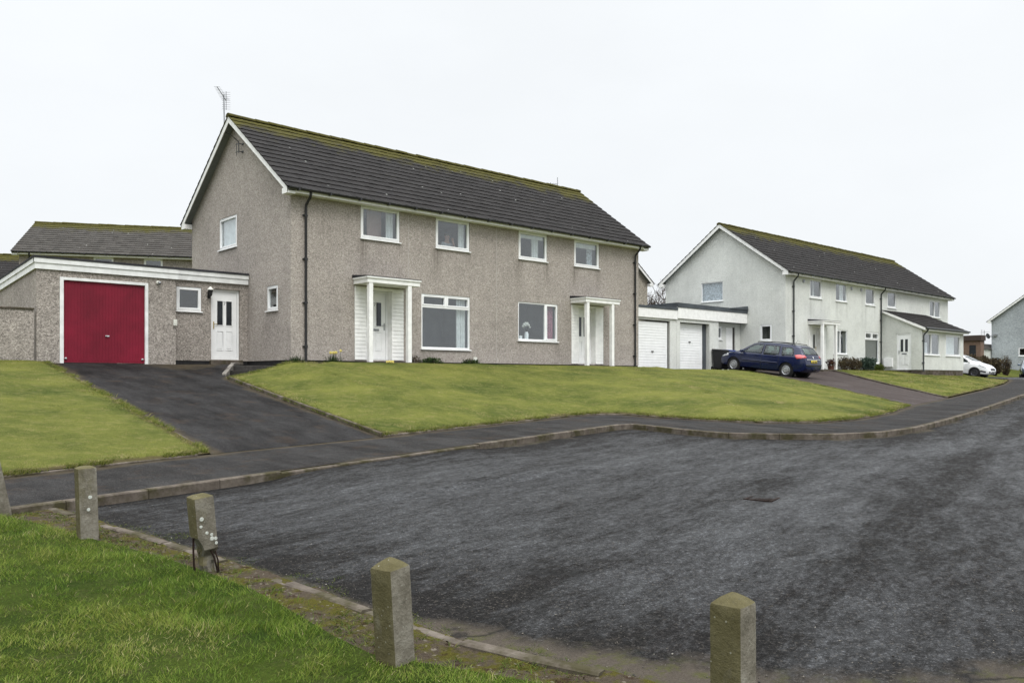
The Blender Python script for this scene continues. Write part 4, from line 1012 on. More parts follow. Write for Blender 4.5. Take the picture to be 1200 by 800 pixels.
def porch(parent, F, u0, u1, z0, zc, proud, door=(2.45, 3.42), n_rec=-.3, label=None, thin=False, hs=1, number=False, right_clad=True):
    """white clad panel with a recessed door, flat canopy on two posts"""
    p = bpy.data.objects.new('porch', None); COL.objects.link(p); p.location = F(u0, 0, z0); attach(p, parent); tag(p, label)
    cl = MB(); board = .115; zt = zc - .02
    def boards(a, b, z0, z1, n0=.004, n1=.03):
        z = z0
        while z < z1 - .01:
            e = min(z + board - .006, z1)
            cl.hexa([F(a, n0, z), F(b, n0, z), F(b, n1, z), F(a, n1, z)], [F(a, n0, e), F(b, n0, e), F(b, n1 - .008, e), F(a, n1 - .008, e)]); z += board
    boards(u0, door[0], z0, zt); boards(door[1], u1 - .08, z0, zt)
    cl.box(F, u0 + .002, door[0] - .001, .0, .012, z0, zt); cl.box(F, door[1] + .001, u1 - .082, .0, .012, z0, zt)
    c2 = MB()
    for a, b in ((door[0], door[0] + .02), (door[1] - .02, door[1])): c2.box(F, a, b, n_rec, .028, z0, zt)
    c2.box(F, door[0] + .02, door[1] - .02, n_rec, .026, z0 + 2.13, zt)
    cl.build('cladding', 'white_paint', p, bevel=.002); c2.build('door_lining', 'white_paint', p)
    ca = MB(); q = .0
    ca.box(F, u0 - .04, u1, 0, proud, zc + .02, zc + .15); ca.box(F, u0 - .07, u1 + .03, 0, proud + .03, zc + .15, zc + .21)
    ca.build('canopy', 'white_paint', p, bevel=.008)
    MB().hexa([F(u0 - .08, 0, zc + .212), F(u1 + .04, 0, zc + .212), F(u1 + .04, proud + .04, zc + .212), F(u0 - .08, proud + .04, zc + .212)],
              [F(u0 - .08, 0, zc + .30), F(u1 + .04, 0, zc + .30), F(u1 + .04, proud + .035, zc + .225), F(u0 - .08, proud + .035, zc + .225)]).build('canopy_roof', 'felt', p)
    for u in (u0 + .02, u1 - .5 + .06):
        MB().box(F, u, u + .135, proud - .145, proud - .01, z0 - .12, zc + .02).build('post', 'white_paint', p, bevel=.006)
    MB().box(F, u0 - .05, u1 + .05, .0, proud + .05, z0 - .22, z0 - .08).build('doorstep', 'kerb', p, bevel=.01)
    d = panel_door(parent, F, door[0] + .02, door[1] - .02, z0, z0 + 2.13, n_rec + .05, number=number, handle_side=hs, slot=not thin, gmat='dark_glass')
    return p

# ------------------------------------------------------------------ the near house
ZP, ZE, ZR = .56, 5.413, 8.272
def build_near_house():
    X0, Y0, L, D = 11.208, 21.865, 15.32, 7.267
    h = thing('semi_detached_house', 'large grey pebble-dashed pair of houses with two white porches and a mossy dark roof', 'house', (X0, Y0, .4))
    d1, d2 = (2.45, 3.42), (11.78, 12.75); zc = 2.83
    W = [(2.30, 3.71), (5.114, 6.517), (8.751, 10.148), (11.572, 12.96)]
    fr = [(a, b, 4.285, 5.262) for a, b in W] + [(4.54, 6.538, 1.003, 2.757), (8.718, 10.696, 1.397, 2.757), (*d1, .6, zc - .02), (*d2, .6, zc - .02)]
    le = [(3.597, 4.959, 4.219, 5.226), (.791, 1.503, 2.039, 2.759)]
    F, FL, FR = gable_walls(h, X0, Y0, L, D, .4, ZE, ZR, .291, fr, le, 'harl', ZP, joints=(4.05, 7.72))
    gable_roof(h, X0, Y0, L, D, ZE, ZR, .26, .315, .291)
    for i, (a, b) in enumerate(W): window(h, F, a, b, 4.285, 5.262, 'single', room='room')
    window(h, F, 4.54, 6.538, 1.003, 2.757, 'fanlights', 'large ground floor window with two small top lights', sill=True)
    window(h, F, 8.718, 10.696, 1.397, 2.757, 'side', 'shorter ground floor window with a narrow right hand pane')
    window(h, FL, 3.597, 4.959, 4.219, 5.226, 'single', room=None)
    window(h, FL, .791, 1.503, 2.039, 2.759, 'single', room='room_dark', depth=1.2)
    MB().box(FL, 3.6, 4.955, -.16, -.13, 4.22, 5.22).build('blind', 'curtain', h)
    porch(h, F, 2.08, 3.92, .6, zc, .80, d1, label='white clad porch with a letterbox in its door', number=True)
    porch(h, F, 11.41, 13.25, .6, zc, .80, d2, label='white clad porch with a brass handle on its door', thin=True, hs=1)
    downpipe(h, F, .44, .45, ZE - .06); downpipe(h, F, 15.04, .45, ZE - .06)
    MB().box(F, 6.66, 6.80, .0, .06, .62, .76).build('vent_cover', 'grey_white', h, bevel=.006)
    # things inside the windows
    curtain(F, 3.30, 3.56, 4.3, 5.25, -.17, 'pale curtain beside the pinkish panel in an upstairs window', waves=3)
    tag(MB().box(F, 2.78, 3.30, -.45, -.42, 4.2, 5.26).build('wardrobe_panel', 'room_warm'), 'pinkish panel standing behind the upstairs window next to the gable end', 'wardrobe')
    curtain(F, 6.16, 6.40, 4.3, 5.25, -.17, 'white curtain beside the person at the upstairs window', waves=3)
    curtain(F, 9.52, 9.84, 4.3, 5.12, -.17, 'white curtain in the third upstairs window of the grey house', waves=3)
    curtain(F, 12.42, 12.72, 4.3, 5.1, -.17, 'grey curtain in the last upstairs window of the grey house', 'net', waves=3)
    tag(MB().box(F, 8.84, 10.06, -.16, -.14, 5.05, 5.2).build('pelmet', 'curtain'), 'white strip of blind across the third upstairs window', 'blind')
    tag(MB().box(F, 11.66, 12.87, -.16, -.14, 5.0, 5.2).build('pelmet', 'curtain'), 'white strip of blind across the last upstairs window', 'blind')
    curtain(F, 6.08, 6.46, 1.05, 2.74, -.17, 'long pale curtain in the large ground floor window with two top lights', waves=4)
    curtain(F, 10.14, 10.60, 1.45, 2.72, -.17, 'pink patterned curtain behind a narrow ground floor pane', 'pink_cloth', waves=4)
    z = 1.40; P = F(9.36, -.26, z)
    v = thing('vase', 'white vase with pale flowers on the window ledge', 'vase', P)
    MB().lathe(P, (0, 0, 1), [(0, .05), (.02, .075), (.22, .085), (.30, .06), (.32, .062)], 14).build('pot', 'upvc', v, True)
    fl = MB()
    for i in range(26):
        a = random.uniform(0, 6.28); r = random.uniform(.02, .2); fl.ellipsoid(P + Vector((r * math.cos(a), r * .5 * math.sin(a), .50 + .12 * (1 - (r / .2) ** 2) + random.uniform(-.03, .03))), (.042, .042, .036), 6, 4)
    fl.build('bouquet', 'grey_white', v, True)
    st = MB()
    for i in range(6): st.tube([P + Vector((0, 0, .3)), P + Vector((random.uniform(-.1, .1), 0, .5))], .005, 5)
    st.build('stem', 'leaf', v)
    P = F(9.02, -.24, z); tag(MB().lathe(P, (0, 0, 1), [(0, .07), (.01, .085), (.16, .09), (.17, .07), (.15, .0001)], 16).build('ornament_jar', 'upvc', None, True), 'squat white jar on the window ledge beside the vase of flowers', 'jar')
    tag(MB().box(F, 8.7, 10.7, -.40, -.125, z - .05, z).build('window_ledge', 'upvc', h), None)
    # person at the second upstairs window
    build_person(F(6.02, -.62, 3.14))
def skin_body(name, joints, edges, radii, mat, parent, sub=2):
    me = bpy.data.meshes.new(name); me.from_pydata(joints, edges, [])
    o = bpy.data.objects.new(name, me); COL.objects.link(o)
    o.modifiers.new('skin', 'SKIN'); sd = o.modifiers.new('sub', 'SUBSURF'); sd.levels = sub; sd.render_levels = sub
    sv = me.skin_vertices[0].data if me.skin_vertices else None
    if sv is None:
        bm = bmesh.new(); bm.from_mesh(me); bm.verts.layers.skin.verify(); bm.to_mesh(me); bm.free(); sv = me.skin_vertices[0].data
    for i, r in enumerate(radii):
        sv[i].radius = (r, r) if not hasattr(r, '__len__') else r
        sv[i].use_root = i == 0
    dg = bpy.context.evaluated_depsgraph_get(); ev = o.evaluated_get(dg); m2 = bpy.data.meshes.new_from_object(ev)
    bpy.data.objects.remove(o); m2.polygons.foreach_set('use_smooth', [True] * len(m2.polygons))
    m2.materials.clear(); return link(name, m2, mat, parent)
def build_person(base):
    t = thing('person', 'person in a pale top standing behind the upstairs window, one hand raised to the face', 'person', base)
    B = Vector(base)
    J = [(0, 0, .93), (0, 0, 1.08), (0, .0, 1.30), (0, 0, 1.44), (0, -.01, 1.52), (0, -.03, 1.60), (0, -.04, 1.69), (0, -.03, 1.765),
         (-.17, 0, 1.42), (-.24, -.06, 1.16), (-.08, -.22, 1.10),            # arm across
         (.17, 0, 1.42), (.27, -.10, 1.18), (.15, -.19, 1.44), (.11, -.17, 1.53),  # raised arm
         (-.10, 0, .88), (-.11, -.01, .48), (-.11, .02, .07), (-.11, -.13, .04), (.10, 0, .88), (.11, -.01, .48), (.11, .02, .07), (.11, -.13, .04), (-.0, -.25, 1.11)]
    E = [(0, 1), (1, 2), (2, 3), (3, 4), (4, 5), (5, 6), (6, 7), (3, 8), (8, 9), (9, 10), (10, 23), (3, 11), (11, 12), (12, 13), (13, 14), (0, 15), (15, 16), (16, 17), (17, 18), (0, 19), (19, 20), (20, 21), (21, 22)]
    rd = [(.15, .11), (.14, .10), (.16, .115), (.09, .08), .058, .078, .092, .062, .062, .047, .036, .062, .047, .036, .036, .09, .062, .045, .036, .09, .062, .045, .036, .034]
    # fingers at the raised hand
    base_i = 14; hp = Vector(J[14])
    for k in range(5):
        a = Vector((-.035 + .016 * k, -.012, .035)) if k else Vector((.035, -.01, .01))
        J += [tuple(hp + a), tuple(hp + a * 2 + Vector((0, .008, .02)))]; E += [(base_i, len(J) - 2), (len(J) - 2, len(J) - 1)]; rd += [.011, .008]
    body = skin_body('body', [tuple(Vector(p) + B) for p in J], E, rd, 'skin', t)
    sh = [(0, 0, .90), (0, 0, 1.08), (0, 0, 1.30), (0, 0, 1.43), (-.17, 0, 1.42), (-.245, -.06, 1.16), (-.12, -.19, 1.11), (.17, 0, 1.42), (.275, -.10, 1.18), (.17, -.17, 1.37)]
    skin_body('shirt', [tuple(Vector(p) + B) for p in sh], [(0, 1), (1, 2), (2, 3), (3, 4), (4, 5), (5, 6), (3, 7), (7, 8), (8, 9)], [(.175, .135), (.165, .125), (.185, .135), (.105, .095), .078, .064, .052, .078, .064, .052], 'shirt', t)
    tr = [(0, 0, .93), (-.10, 0, .86), (-.11, -.01, .48), (-.11, .02, .10), (.10, 0, .86), (.11, -.01, .48), (.11, .02, .10)]
    skin_body('trousers', [tuple(Vector(p) + B) for p in tr], [(0, 1), (1, 2), (2, 3), (0, 4), (4, 5), (5, 6)], [(.165, .125), .105, .078, .065, .105, .078, .065], 'trousers', t)
    hd = B + Vector((0, -.035, 1.665)); f = MB()
    for sx in (-1, 1): MB().ellipsoid(hd + Vector((sx * .033, -.083, .015)), (.014, .008, .009), 8, 5).build('eye', 'black_plastic', t, True)
    MB().ellipsoid(hd + Vector((0, -.095, -.018)), (.014, .020, .024), 8, 5).build('nose', 'skin', t, True)
    for sx in (-1, 1): MB().ellipsoid(hd + Vector((sx * .090, .0, -.005)), (.012, .02, .03), 8, 5).build('ear', 'skin', t, True)
    MB().ellipsoid(hd + Vector((0, -.084, -.055)), (.026, .008, .008), 8, 5).build('mouth', 'room_warm', t, True)
    MB().ellipsoid(hd + Vector((0, .022, .045)), (.098, .10, .085), 14, 8).build('hair', 'hair', t, True)
    MB().box(Frame((B.x, B.y), (1, 0), (0, -1)), -1.2, .7, -1.5, .5, B.z - .1, B.z).build('floorboards', 'brown_dark', None)
    o = bpy.data.objects['floorboards']; o['kind'] = 'structure'

def vertical_ribbed_door(parent, F, u0, u1, z0, z1, n, mat, name, step=.075, horizontal=False):
    mb = MB(); mb.box(F, u0, u1, n - .03, n, z0, z1)
    if horizontal:
        z = z0 + .015
        while z < z1 - .02:
            e = min(z + step - .018, z1 - .01); mb.hexa([F(u0 + .04, n, z), F(u1 - .04, n, z), F(u1 - .04, n, e), F(u0 + .04, n, e)], [F(u0 + .045, n + .012, z + .008), F(u1 - .045, n + .012, z + .008), F(u1 - .045, n + .012, e - .008), F(u0 + .045, n + .012, e - .008)]); z += step
    else:
        u = u0 + .05
        while u < u1 - .06:
            e = min(u + step - .02, u1 - .03); mb.hexa([F(u, n, z0 + .04), F(e, n, z0 + .04), F(e, n, z1 - .04), F(u, n, z1 - .04)], [F(u + .008, n + .006, z0 + .05), F(e - .008, n + .006, z0 + .05), F(e - .008, n + .006, z1 - .05), F(u + .008, n + .006, z1 - .05)]); u += step
    return mb.build(name, mat, parent)

def build_left_garage():
    X0, X1, Y0, Y1 = 5.33, 8.88, 24.3, 29.6
    g = thing('garage', 'flat-roofed pebble-dashed garage with a dark red door and white frame', 'garage', (X0, Y0, .43))
    F = Frame((0, Y0), (1, 0), (0, -1)); S = Frame((X0, Y0), (0, 1), (-1, 0)); mb = MB()
    wall_panel(mb, F, X0, X1, .545, 2.90, [(5.87, 8.12, .3, 2.70)]); mb.v and None
    drop = .055
    mb.face([S(0, 0, .4), S(Y1 - Y0, 0, .4), S(Y1 - Y0, 0, 2.90 - drop * (Y1 - Y0)), S(0, 0, 2.90)])
    E_ = Frame((X1, Y0), (0, 1), (1, 0)); mb.face([E_(0, 0, .4), E_(Y1 - Y0, 0, .4), E_(Y1 - Y0, 0, 2.9 - drop * (Y1 - Y0)), E_(0, 0, 2.9)])
    mb.build('wall', 'harl_side', g, recalc=False)
    MB().box(F, X0 + .02, 5.86, -.2, -.02, .1, .545).build('plinth', 'plinth', g); MB().box(F, 8.13, X1 - .0, -.2, -.02, .1, .545).build('plinth', 'plinth', g)
    fa = MB()
    def fas(n0, n1, za, zb):
        fa.box(F, X0 - n1, X1 + .06, n0, n1, za, zb)
        Ln = Y1 - Y0
        fa.hexa([S(.0, n0, za), S(Ln, n0, za - drop * Ln), S(Ln, n1, za - drop * Ln), S(-n1 + .0, n1, za)], [S(0, n0, zb), S(Ln, n0, zb - drop * Ln), S(Ln, n1, zb - drop * Ln), S(-n1, n1, zb)])
    fas(.0, .05, 2.865, 3.02); fas(.0, .075, 3.024, 3.145)
    fa.build('fascia', 'old_white', g)
    Ln = Y1 - Y0
    MB().hexa([(X0 - .09, Y0 - .09, 3.147), (X1 + .07, Y0 - .09, 3.147), (X1 + .07, Y1, 3.147 - drop * Ln), (X0 - .09, Y1, 3.147 - drop * Ln)], [(X0 - .09, Y0 - .09, 3.20), (X1 + .07, Y0 - .09, 3.20), (X1 + .07, Y1, 3.215 - drop * Ln), (X0 - .09, Y1, 3.20 - drop * Ln)]).build('roof', 'felt', g)
    fm = MB().box(F, 5.872, 5.965, -.14, .012, .42, 2.70).box(F, 8.035, 8.118, -.14, .012, .42, 2.70).box(F, 5.965, 8.035, -.14, .012, 2.625, 2.698)
    fm.build('door_surround', 'old_white', g, bevel=.004)
    d = vertical_ribbed_door(g, F, 5.968, 8.032, .455, 2.622, -.05, 'red_door', 'garage_door', .078)
    MB().box(F, 7.0, 7.10, -.038, -.018, 1.17, 1.20).tube([F(7.03, -.04, 1.185), F(7.03, .02, 1.185)], .012, 8).build('handle', 'chrome', d)
    for u in (6.02, 7.97): MB().lathe(F(u, -.037, .56), (0, -1, 0), [(0, .03), (.02, .03), (.025, .0001)], 10).build('bolt', 'chrome', d)
    r = MB(); r.box(F, X0 + .1, X1 - .1, -4, -.16, .4, .44); r.build('floor_slab', 'kerb', g)
    e = thing('side_extension', 'low pebble-dashed link with a small square window and white side door', 'extension', (8.88, 24.65, .43))
    F2 = Frame((0, 24.65), (1, 0), (0, -1)); mb = MB()
    wall_panel(mb, F2, 8.9, 11.2, .56, 2.95, [(9.03, 9.76, 2.02, 2.72), (10.05, 10.95, .60, 2.72)], .16); mb.build('wall', 'harl_side', e, recalc=False)
    MB().box(F2, 8.9, 10.04, -.2, -.02, .1, .56).build('plinth', 'plinth', e); MB().box(F2, 10.96, 11.2, -.2, -.02, .1, .56).build('plinth', 'plinth', e)
    window(e, F2, 9.03, 9.76, 2.02, 2.72, 'single', room='room_dark', depth=1.5)
    panel_door(e, F2, 10.055, 10.945, .60, 2.715, -.11, number=True, slot=False, handle_side=-1)
    MB().box(F2, 10.0, 11.0, -.2, .12, .38, .59).build('doorstep', 'kerb', e, bevel=.012)
    fa = MB().box(F2, 8.96, 11.19, .0, .07, 2.905, 3.06).box(F2, 8.96, 11.19, .0, .095, 3.064, 3.19); fa.build('fascia', 'old_white', e, bevel=.003)
    MB().hexa([(8.96, 24.53, 3.193), (11.19, 24.53, 3.193), (11.19, 28, 3.193), (8.96, 28, 3.193)], [(8.96, 24.54, 3.25), (11.19, 24.54, 3.25), (11.19, 28, 3.28), (8.96, 28, 3.28)]).build('roof', 'felt', e)
    P = F2(9.98, .0, 2.60)
    l = thing('wall_lantern', 'black wall lantern with a pale cap beside the side door', 'lantern', P)
    MB().box(F2, 9.94, 10.02, .0, .02, 2.42, 2.62).tube([F2(9.98, .02, 2.5), F2(9.98, .1, 2.44), F2(9.98, .13, 2.5)], .012, 8).build('bracket', 'black_plastic', l)
    MB().lathe(F2(9.98, .13, 2.48), (0, 0, 1), [(0, .03), (.02, .05), (.17, .075), (.18, .085)], 8).build('lamp_body', 'black_plastic', l)
    MB().lathe(F2(9.98, .13, 2.665), (0, 0, 1), [(0, .095), (.03, .08), (.09, .02), (.10, .0001)], 8).build('cap', 'grey_white', l)
    P = F(8.38, 0, 2.74)
    c = thing('security_camera', 'small white dome camera high on the wall beside the red garage door', 'camera', P)
    MB().lathe(P, (0, -1, 0), [(0, .05), (.03, .05), (.035, .02), (.05, .02)], 12).build('mount', 'grey_white', c, True); MB().ellipsoid(P + Vector((.02, -.09, -.02)), (.045, .05, .045), 12, 8).build('camera_head', 'steel', c, True)
    b = MB().box(F, 8.80, 8.90, .0, .07, 1.54, 1.72); b.box(F, 8.815, 8.885, .07, .078, 1.58, 1.70)
    tag(b.build('switch_box', 'grey_white', None, bevel=.01), 'small cream plastic box on the corner of the red-doored garage', 'box')
    w = thing('garden_wall', 'pebble-dashed garden wall with a flat coping joined to the red-doored garage', 'wall', (5.2, 24.3, .4))
    mb = MB().box(F, -9, 5.27, -.14, .0, .0, 1.80); mb.build('wall_body', 'harl_side', w)
    MB().box(F, -9, 5.275, -.17, .03, 1.80, 1.845).build('coping', 'kerb', w, bevel=.008)

def build_right_garages():
    F = Frame((0, 24.3), (1, 0), (0, -1)); F2 = Frame((0, 24.65), (1, 0), (0, -1))
    for which in (0, 1):
        if which == 0:
            g = thing('garage', 'pale flat-roofed garage with a white ribbed door against the grey house', 'garage', (28.9, 24.3, .45))
            a, b, o, zt, zf, zr = 28.93, 32.28, (29.45, 31.80), 2.85, (2.84, 3.27), 3.38
        else:
            g = thing('garage', 'pale flat-roofed garage with a white ribbed door next to the blue car', 'garage', (32.3, 24.3, .45))
            a, b, o, zt, zf, zr = 32.29, 35.72, (32.56, 34.95), 2.90, (2.90, 3.42), 3.60
        mb = MB(); wall_panel(mb, F, a, b, .5, zt + .05, [(*o, .3, 2.74)], .32)
        S = Frame((b, 24.3), (0, 1), (1, 0)); mb.face([S(0, 0, .4), S(6, 0, .4), S(6, 0, zt), S(0, 0, zt)])
        S = Frame((a, 24.3), (0, 1), (-1, 0)); mb.face([S(0, 0, .4), S(6, 0, .4), S(6, 0, zt), S(0, 0, zt)])
        mb.build('wall', 'harl_pale', g, recalc=False)
        MB().box(F, a, o[0] - .01, -.2, -.015, .1, .5).build('plinth', 'plinth', g); MB().box(F, o[1] + .01, b, -.2, -.015, .1, .5).build('plinth', 'plinth', g)
        e = b if which == 0 else 38.185
        MB().box(F, a - (2.38 if which == 0 else 0), e, .0, .07, *zf).build('fascia', 'white_paint', g, bevel=.004)
        x0 = a - (2.38 if which == 0 else 0)
        if which == 0:
            MB().hexa([(x0, 24.2, 3.273), (e, 24.2, 3.273), (e, 30, 3.273), (x0, 30, 3.273)], [(x0, 24.2, 3.34), (e, 24.2, 3.40), (e, 30, 3.46), (x0, 30, 3.42)]).build('roof', 'felt_blue', g)
        else:
            MB().hexa([(x0, 24.2, 3.423), (e, 24.2, 3.423), (e, 30, 3.423), (x0, 30, 3.423)], [(x0, 24.2, 3.64), (e, 24.2, 3.62), (e, 30, 3.84), (x0, 30, 3.66)]).build('roof', 'felt_blue', g)
            MB().hexa([(36.6, 24.16, 3.60), (38.18, 24.16, 3.60), (38.18, 24.5, 3.60), (36.6, 24.5, 3.60)], [(36.6, 24.18, 3.625), (38.18, 24.18, 3.80), (38.18, 24.5, 3.80), (36.6, 24.5, 3.625)]).build('roof_flashing', 'felt_blue', g)
        dn = -.10 if which == 0 else -.26
        lf, rt = o[0] + .01, o[1] - (.10 if which == 0 else .02)
        if which == 1: rt = 34.70
        d = vertical_ribbed_door(g, F, lf, rt, .50, 2.66 if which == 0 else 2.70, dn, 'upvc', 'garage_door', .125, True)
        MB().box(F, (lf + rt) / 2 - .07, (lf + rt) / 2 + .07, dn + .012, dn + .04, 1.27 if which == 0 else 1.80, 1.32 if which == 0 else 1.85).tube([F((lf + rt) / 2, dn, 1.30 if which == 0 else 1.82), F((lf + rt) / 2, dn + .06, 1.28 if which == 0 else 1.80)], .02, 8).build('handle', 'black_plastic', d)
        MB().box(F, rt + .001, o[1] - .002, dn - .03, dn - .001 + (.05 if which else 0), .4, 2.74).box(F, lf, rt, dn - .03, dn - .003, 2.702, 2.738).build('door_surround', 'dark_timber' if which == 0 else 'felt_blue', g)  # second garage: dark strip beside the leaf fills the recessed reveal
        MB().box(F, a + .1, b - .1, -4, -.36, .40, .44).build('floor_slab', 'kerb', g)
    e = thing('side_extension', 'pale low link with a white side door behind the blue car', 'extension', (35.75, 24.65, .45))
    mb = MB(); wall_panel(mb, F2, 35.725, 38.185, .5, 2.93, [(36.10, 36.53, 2.05, 2.70), (36.91, 37.72, .58, 2.70)], .14); mb.build('wall', 'harl_pale', e, recalc=False)
    window(e, F2, 36.10, 36.53, 2.05, 2.70, 'single', room='room_dark', depth=1)
    d = MB().box(F2, 36.915, 37.60, -.12, -.08, .58, 2.69).box(F2, 36.97, 37.54, -.08, -.07, 1.7, 2.6); d.build('door', 'upvc', e, bevel=.004)
    MB().box(F2, 37.602, 37.715, -.13, -.06, .58, 2.69).build('door_surround', 'dark_timber', e)
    MB().box(F2, 35.73, 38.18, -.05, .33, 2.895, 2.90).build('soffit', 'soffit', e)
    e2 = thing('side_extension', 'narrow pale link wall between the grey house and the first white garage', 'extension', (26.6, 24.65, .45))
    mb = MB(); wall_panel(mb, F2, 26.53, 28.925, .5, 2.9); mb.build('wall', 'harl', e2, recalc=False)

def build_second_house():
    X0, Y0, L, D = 38.19, 22.05, 20.47, 7.45
    h = thing('terraced_house', 'long off-white rendered house with a white gable trim behind the blue car', 'house', (X0, Y0, .45))
    dz = 0; d1 = (2.62, 3.59); zc = 2.83
    W = [(2.38, 3.66), (5.18, 6.46), (8.62, 9.84), (11.44, 12.66)]
    fr = [(a, b, 4.27, 5.25) for a, b in W] + [(17.5, 19.22, 4.02, 5.08), (4.92, 6.5, 1.40, 2.72), (8.60, 10.34, .95, 2.72), (*d1, .6, zc - .02)]
    le = [(3.66, 5.04, 4.21, 5.235), (.77, 1.44, 1.98, 2.80)]
    F, FL, FR = gable_walls(h, X0, Y0, L, D, .4, ZE, ZR, .291, fr, le, 'harl_pale', ZP, 'kerb')
    gable_roof(h, X0, Y0, L, D, ZE, ZR, .26, .30, .291, gutter='dark_pipe')
    for i, (a, b) in enumerate(W): window(h, F, a, b, 4.27, 5.25, 'plain' if i == 1 else 'single', room='room')
    window(h, F, 17.5, 19.22, 4.02, 5.08, 'half'); window(h, F, 4.92, 6.5, 1.40, 2.72, 'half', room='room')
    window(h, F, 8.60, 10.34, .95, 2.72, 'fanlights', 'tall ground floor window with a drawn grey blind', room='room_dark')
    window(h, FL, 3.66, 5.04, 4.21, 5.235, 'plain', fw=.06, room=None); window(h, FL, .77, 1.44, 1.98, 2.80, 'single', room='room_dark', depth=1.0)
    MB().box(FL, 3.67, 5.03, -.17, -.13, 4.22, 5.23).build('net_curtain', 'net', h)
    MB().box(F, 8.66, 10.28, -.16, -.14, .98, 2.30).build('roller_blind', 'blind', h)
    porch(h, F, 2.25, 4.10, .6, zc, .80, d1, thin=True)
    downpipe(h, F, .68, .45, ZE - .06, 'dark_pipe'); downpipe(h, F, 10.50, .45, ZE - .06, 'dark_pipe')
    for u in (1.75, 6.95, 8.1): MB().box(F, u - .08, u + .08, .0, .05, 4.98, 5.14).build('air_vent', 'steel', h, bevel=.01)
    for i, (a, b, n, c) in enumerate(((2.98, 3.12, -.17, 'first'), (5.9, 6.36, -.17, 'second'), (11.5, 11.8, -.17, 'fourth'))):
        curtain(F, a, b, 4.3, 5.22, n, f'white curtain in the {c} upstairs window of the off-white house', waves=2)
    curtain(F, 4.98, 5.24, 1.45, 2.7, -.17, 'white curtain in the ground floor window behind the off-white house porch post', waves=2)
    # lean-to sun room
    s = thing('sunroom', 'lean-to front extension with a dark tiled roof, white door and two wide windows', 'extension', (48.9, 19.77, .45))
    XA, XB, YF = 48.9, 55.0, 19.77; G = Frame((XA, YF), (1, 0), (0, -1)); S = Frame((XA, YF), (0, 1), (-1, 0)); SR = Frame((XB, YF), (0, 1), (1, 0))
    ze, zr, ov = 2.93, 4.08, .25; dp = Y0 - YF; sl = (zr - ze) / (dp + ov); zw = ze + ov * sl - .06
    mb = MB(); wall_panel(mb, G, 0, XB - XA, ZP, ze - .1, [(.18, 2.5, 1.42, 2.66), (3.36, 5.62, 1.42, 2.66)])
    wall_panel(mb, S, 0, dp, ZP, ze - .1, [(.59, 1.42, .57, 2.66)])
    for Q in (S, SR): mb.face([Q(0, 0, ze - .1), Q(dp, 0, ze - .1), Q(dp, 0, zr - .06), Q(0, 0, zw)])
    mb.face([SR(0, 0, ZP), SR(dp, 0, ZP), SR(dp, 0, ze - .1), SR(0, 0, ze - .1)]); mb.build('wall', 'harl_pale', s, recalc=False)
    MB().box(WORLD, XA + .02, XB - .02, YF + .02, Y0 - .01, -.4, ZP).build('plinth', 'kerb', s)
    V, Fc, t_, m_ = [], [], [], []; sL = math.hypot(dp + ov, zr - ze); c, q = (dp + ov) / sL, (zr - ze) / sL
    tiled_slope((V, Fc, t_, m_), Vector((XA - .15, YF - ov, ze)), Vector((1, 0, 0)), Vector((0, c, q)), Vector((0, -q, c)), XB - XA + .35, sL, 8)
    me = bpy.data.meshes.new('roof'); me.from_pydata([tuple(v) for v in V], [], Fc); set_attr(me, 'tint', t_); set_attr(me, 'moss', [0] * len(V)); rf = link('roof', me, 'tiles', s)
    MB().hexa([(XA - .12, YF - ov + .02, ze - .06), (XB + .17, YF - ov + .02, ze - .06), (XB + .17, Y0 - .005, zr - .06), (XA - .12, Y0 - .005, zr - .06)], [(XA - .12, YF - ov + .02, ze - .02), (XB + .17, YF - ov + .02, ze - .02), (XB + .17, Y0 - .005, zr - .02), (XA - .12, Y0 - .005, zr - .02)]).build('deck', 'soffit', rf)
    bb = MB()
    for x in (XA - .15, XB + .17):
        bb.hexa([(x, YF - ov, ze - .16), (x + .025, YF - ov, ze - .16), (x + .025, Y0, zr - .14), (x, Y0, zr - .14)], [(x, YF - ov, ze + .0), (x + .025, YF - ov, ze + .0), (x + .025, Y0, zr + .0), (x, Y0, zr + .0)])
    bb.box(WORLD, XA - .124, XB + .169, YF - ov + .0, YF - ov + .022, ze - .16, ze - .02); bb.build('bargeboard', 'white_paint', rf)
    MB().box(WORLD, XA, XB, YF - ov + .023, YF, ze - .155, ze - .135).build('eaves_soffit', 'white_paint', rf)
    MB().tube([(XA - .14, YF - ov - .05, ze - .03), (XB + .18, YF - ov - .05, ze - .03)], .055, 10).build('gutter', 'dark_pipe', rf, True)
    for a, b, lab in ((.18, 2.5, 'wide window with a white cabinet behind it'), (3.36, 5.62, 'wide window with a drawn white blind')):
        window(s, G, a, b, 1.42, 2.66, 'half' if a < 1 else 'single', lab, room='room', depth=1.6, side=.12)
    panel_door(s, S, .595, 1.415, .57, 2.655, -.06, handle_side=1)
    downpipe(s, G, .06, .45, ze - .03, 'dark_pipe', top_n=.30)
    MB().box(S, 1.62, 2.12, .0, .14, .74, 1.24).build('meter_cupboard', 'upvc', s, bevel=.008)
    MB().box(G, 3.45, 5.05, -.19, -.16, 1.5, 2.58).build('window_blind', 'curtain', s)
    tag(MB().box(G, 1.15, 1.75, -.7, -.4, .9, 2.15).build('cabinet', 'upvc', None, bevel=.02), 'white cabinet standing inside the sunroom window', 'cabinet')

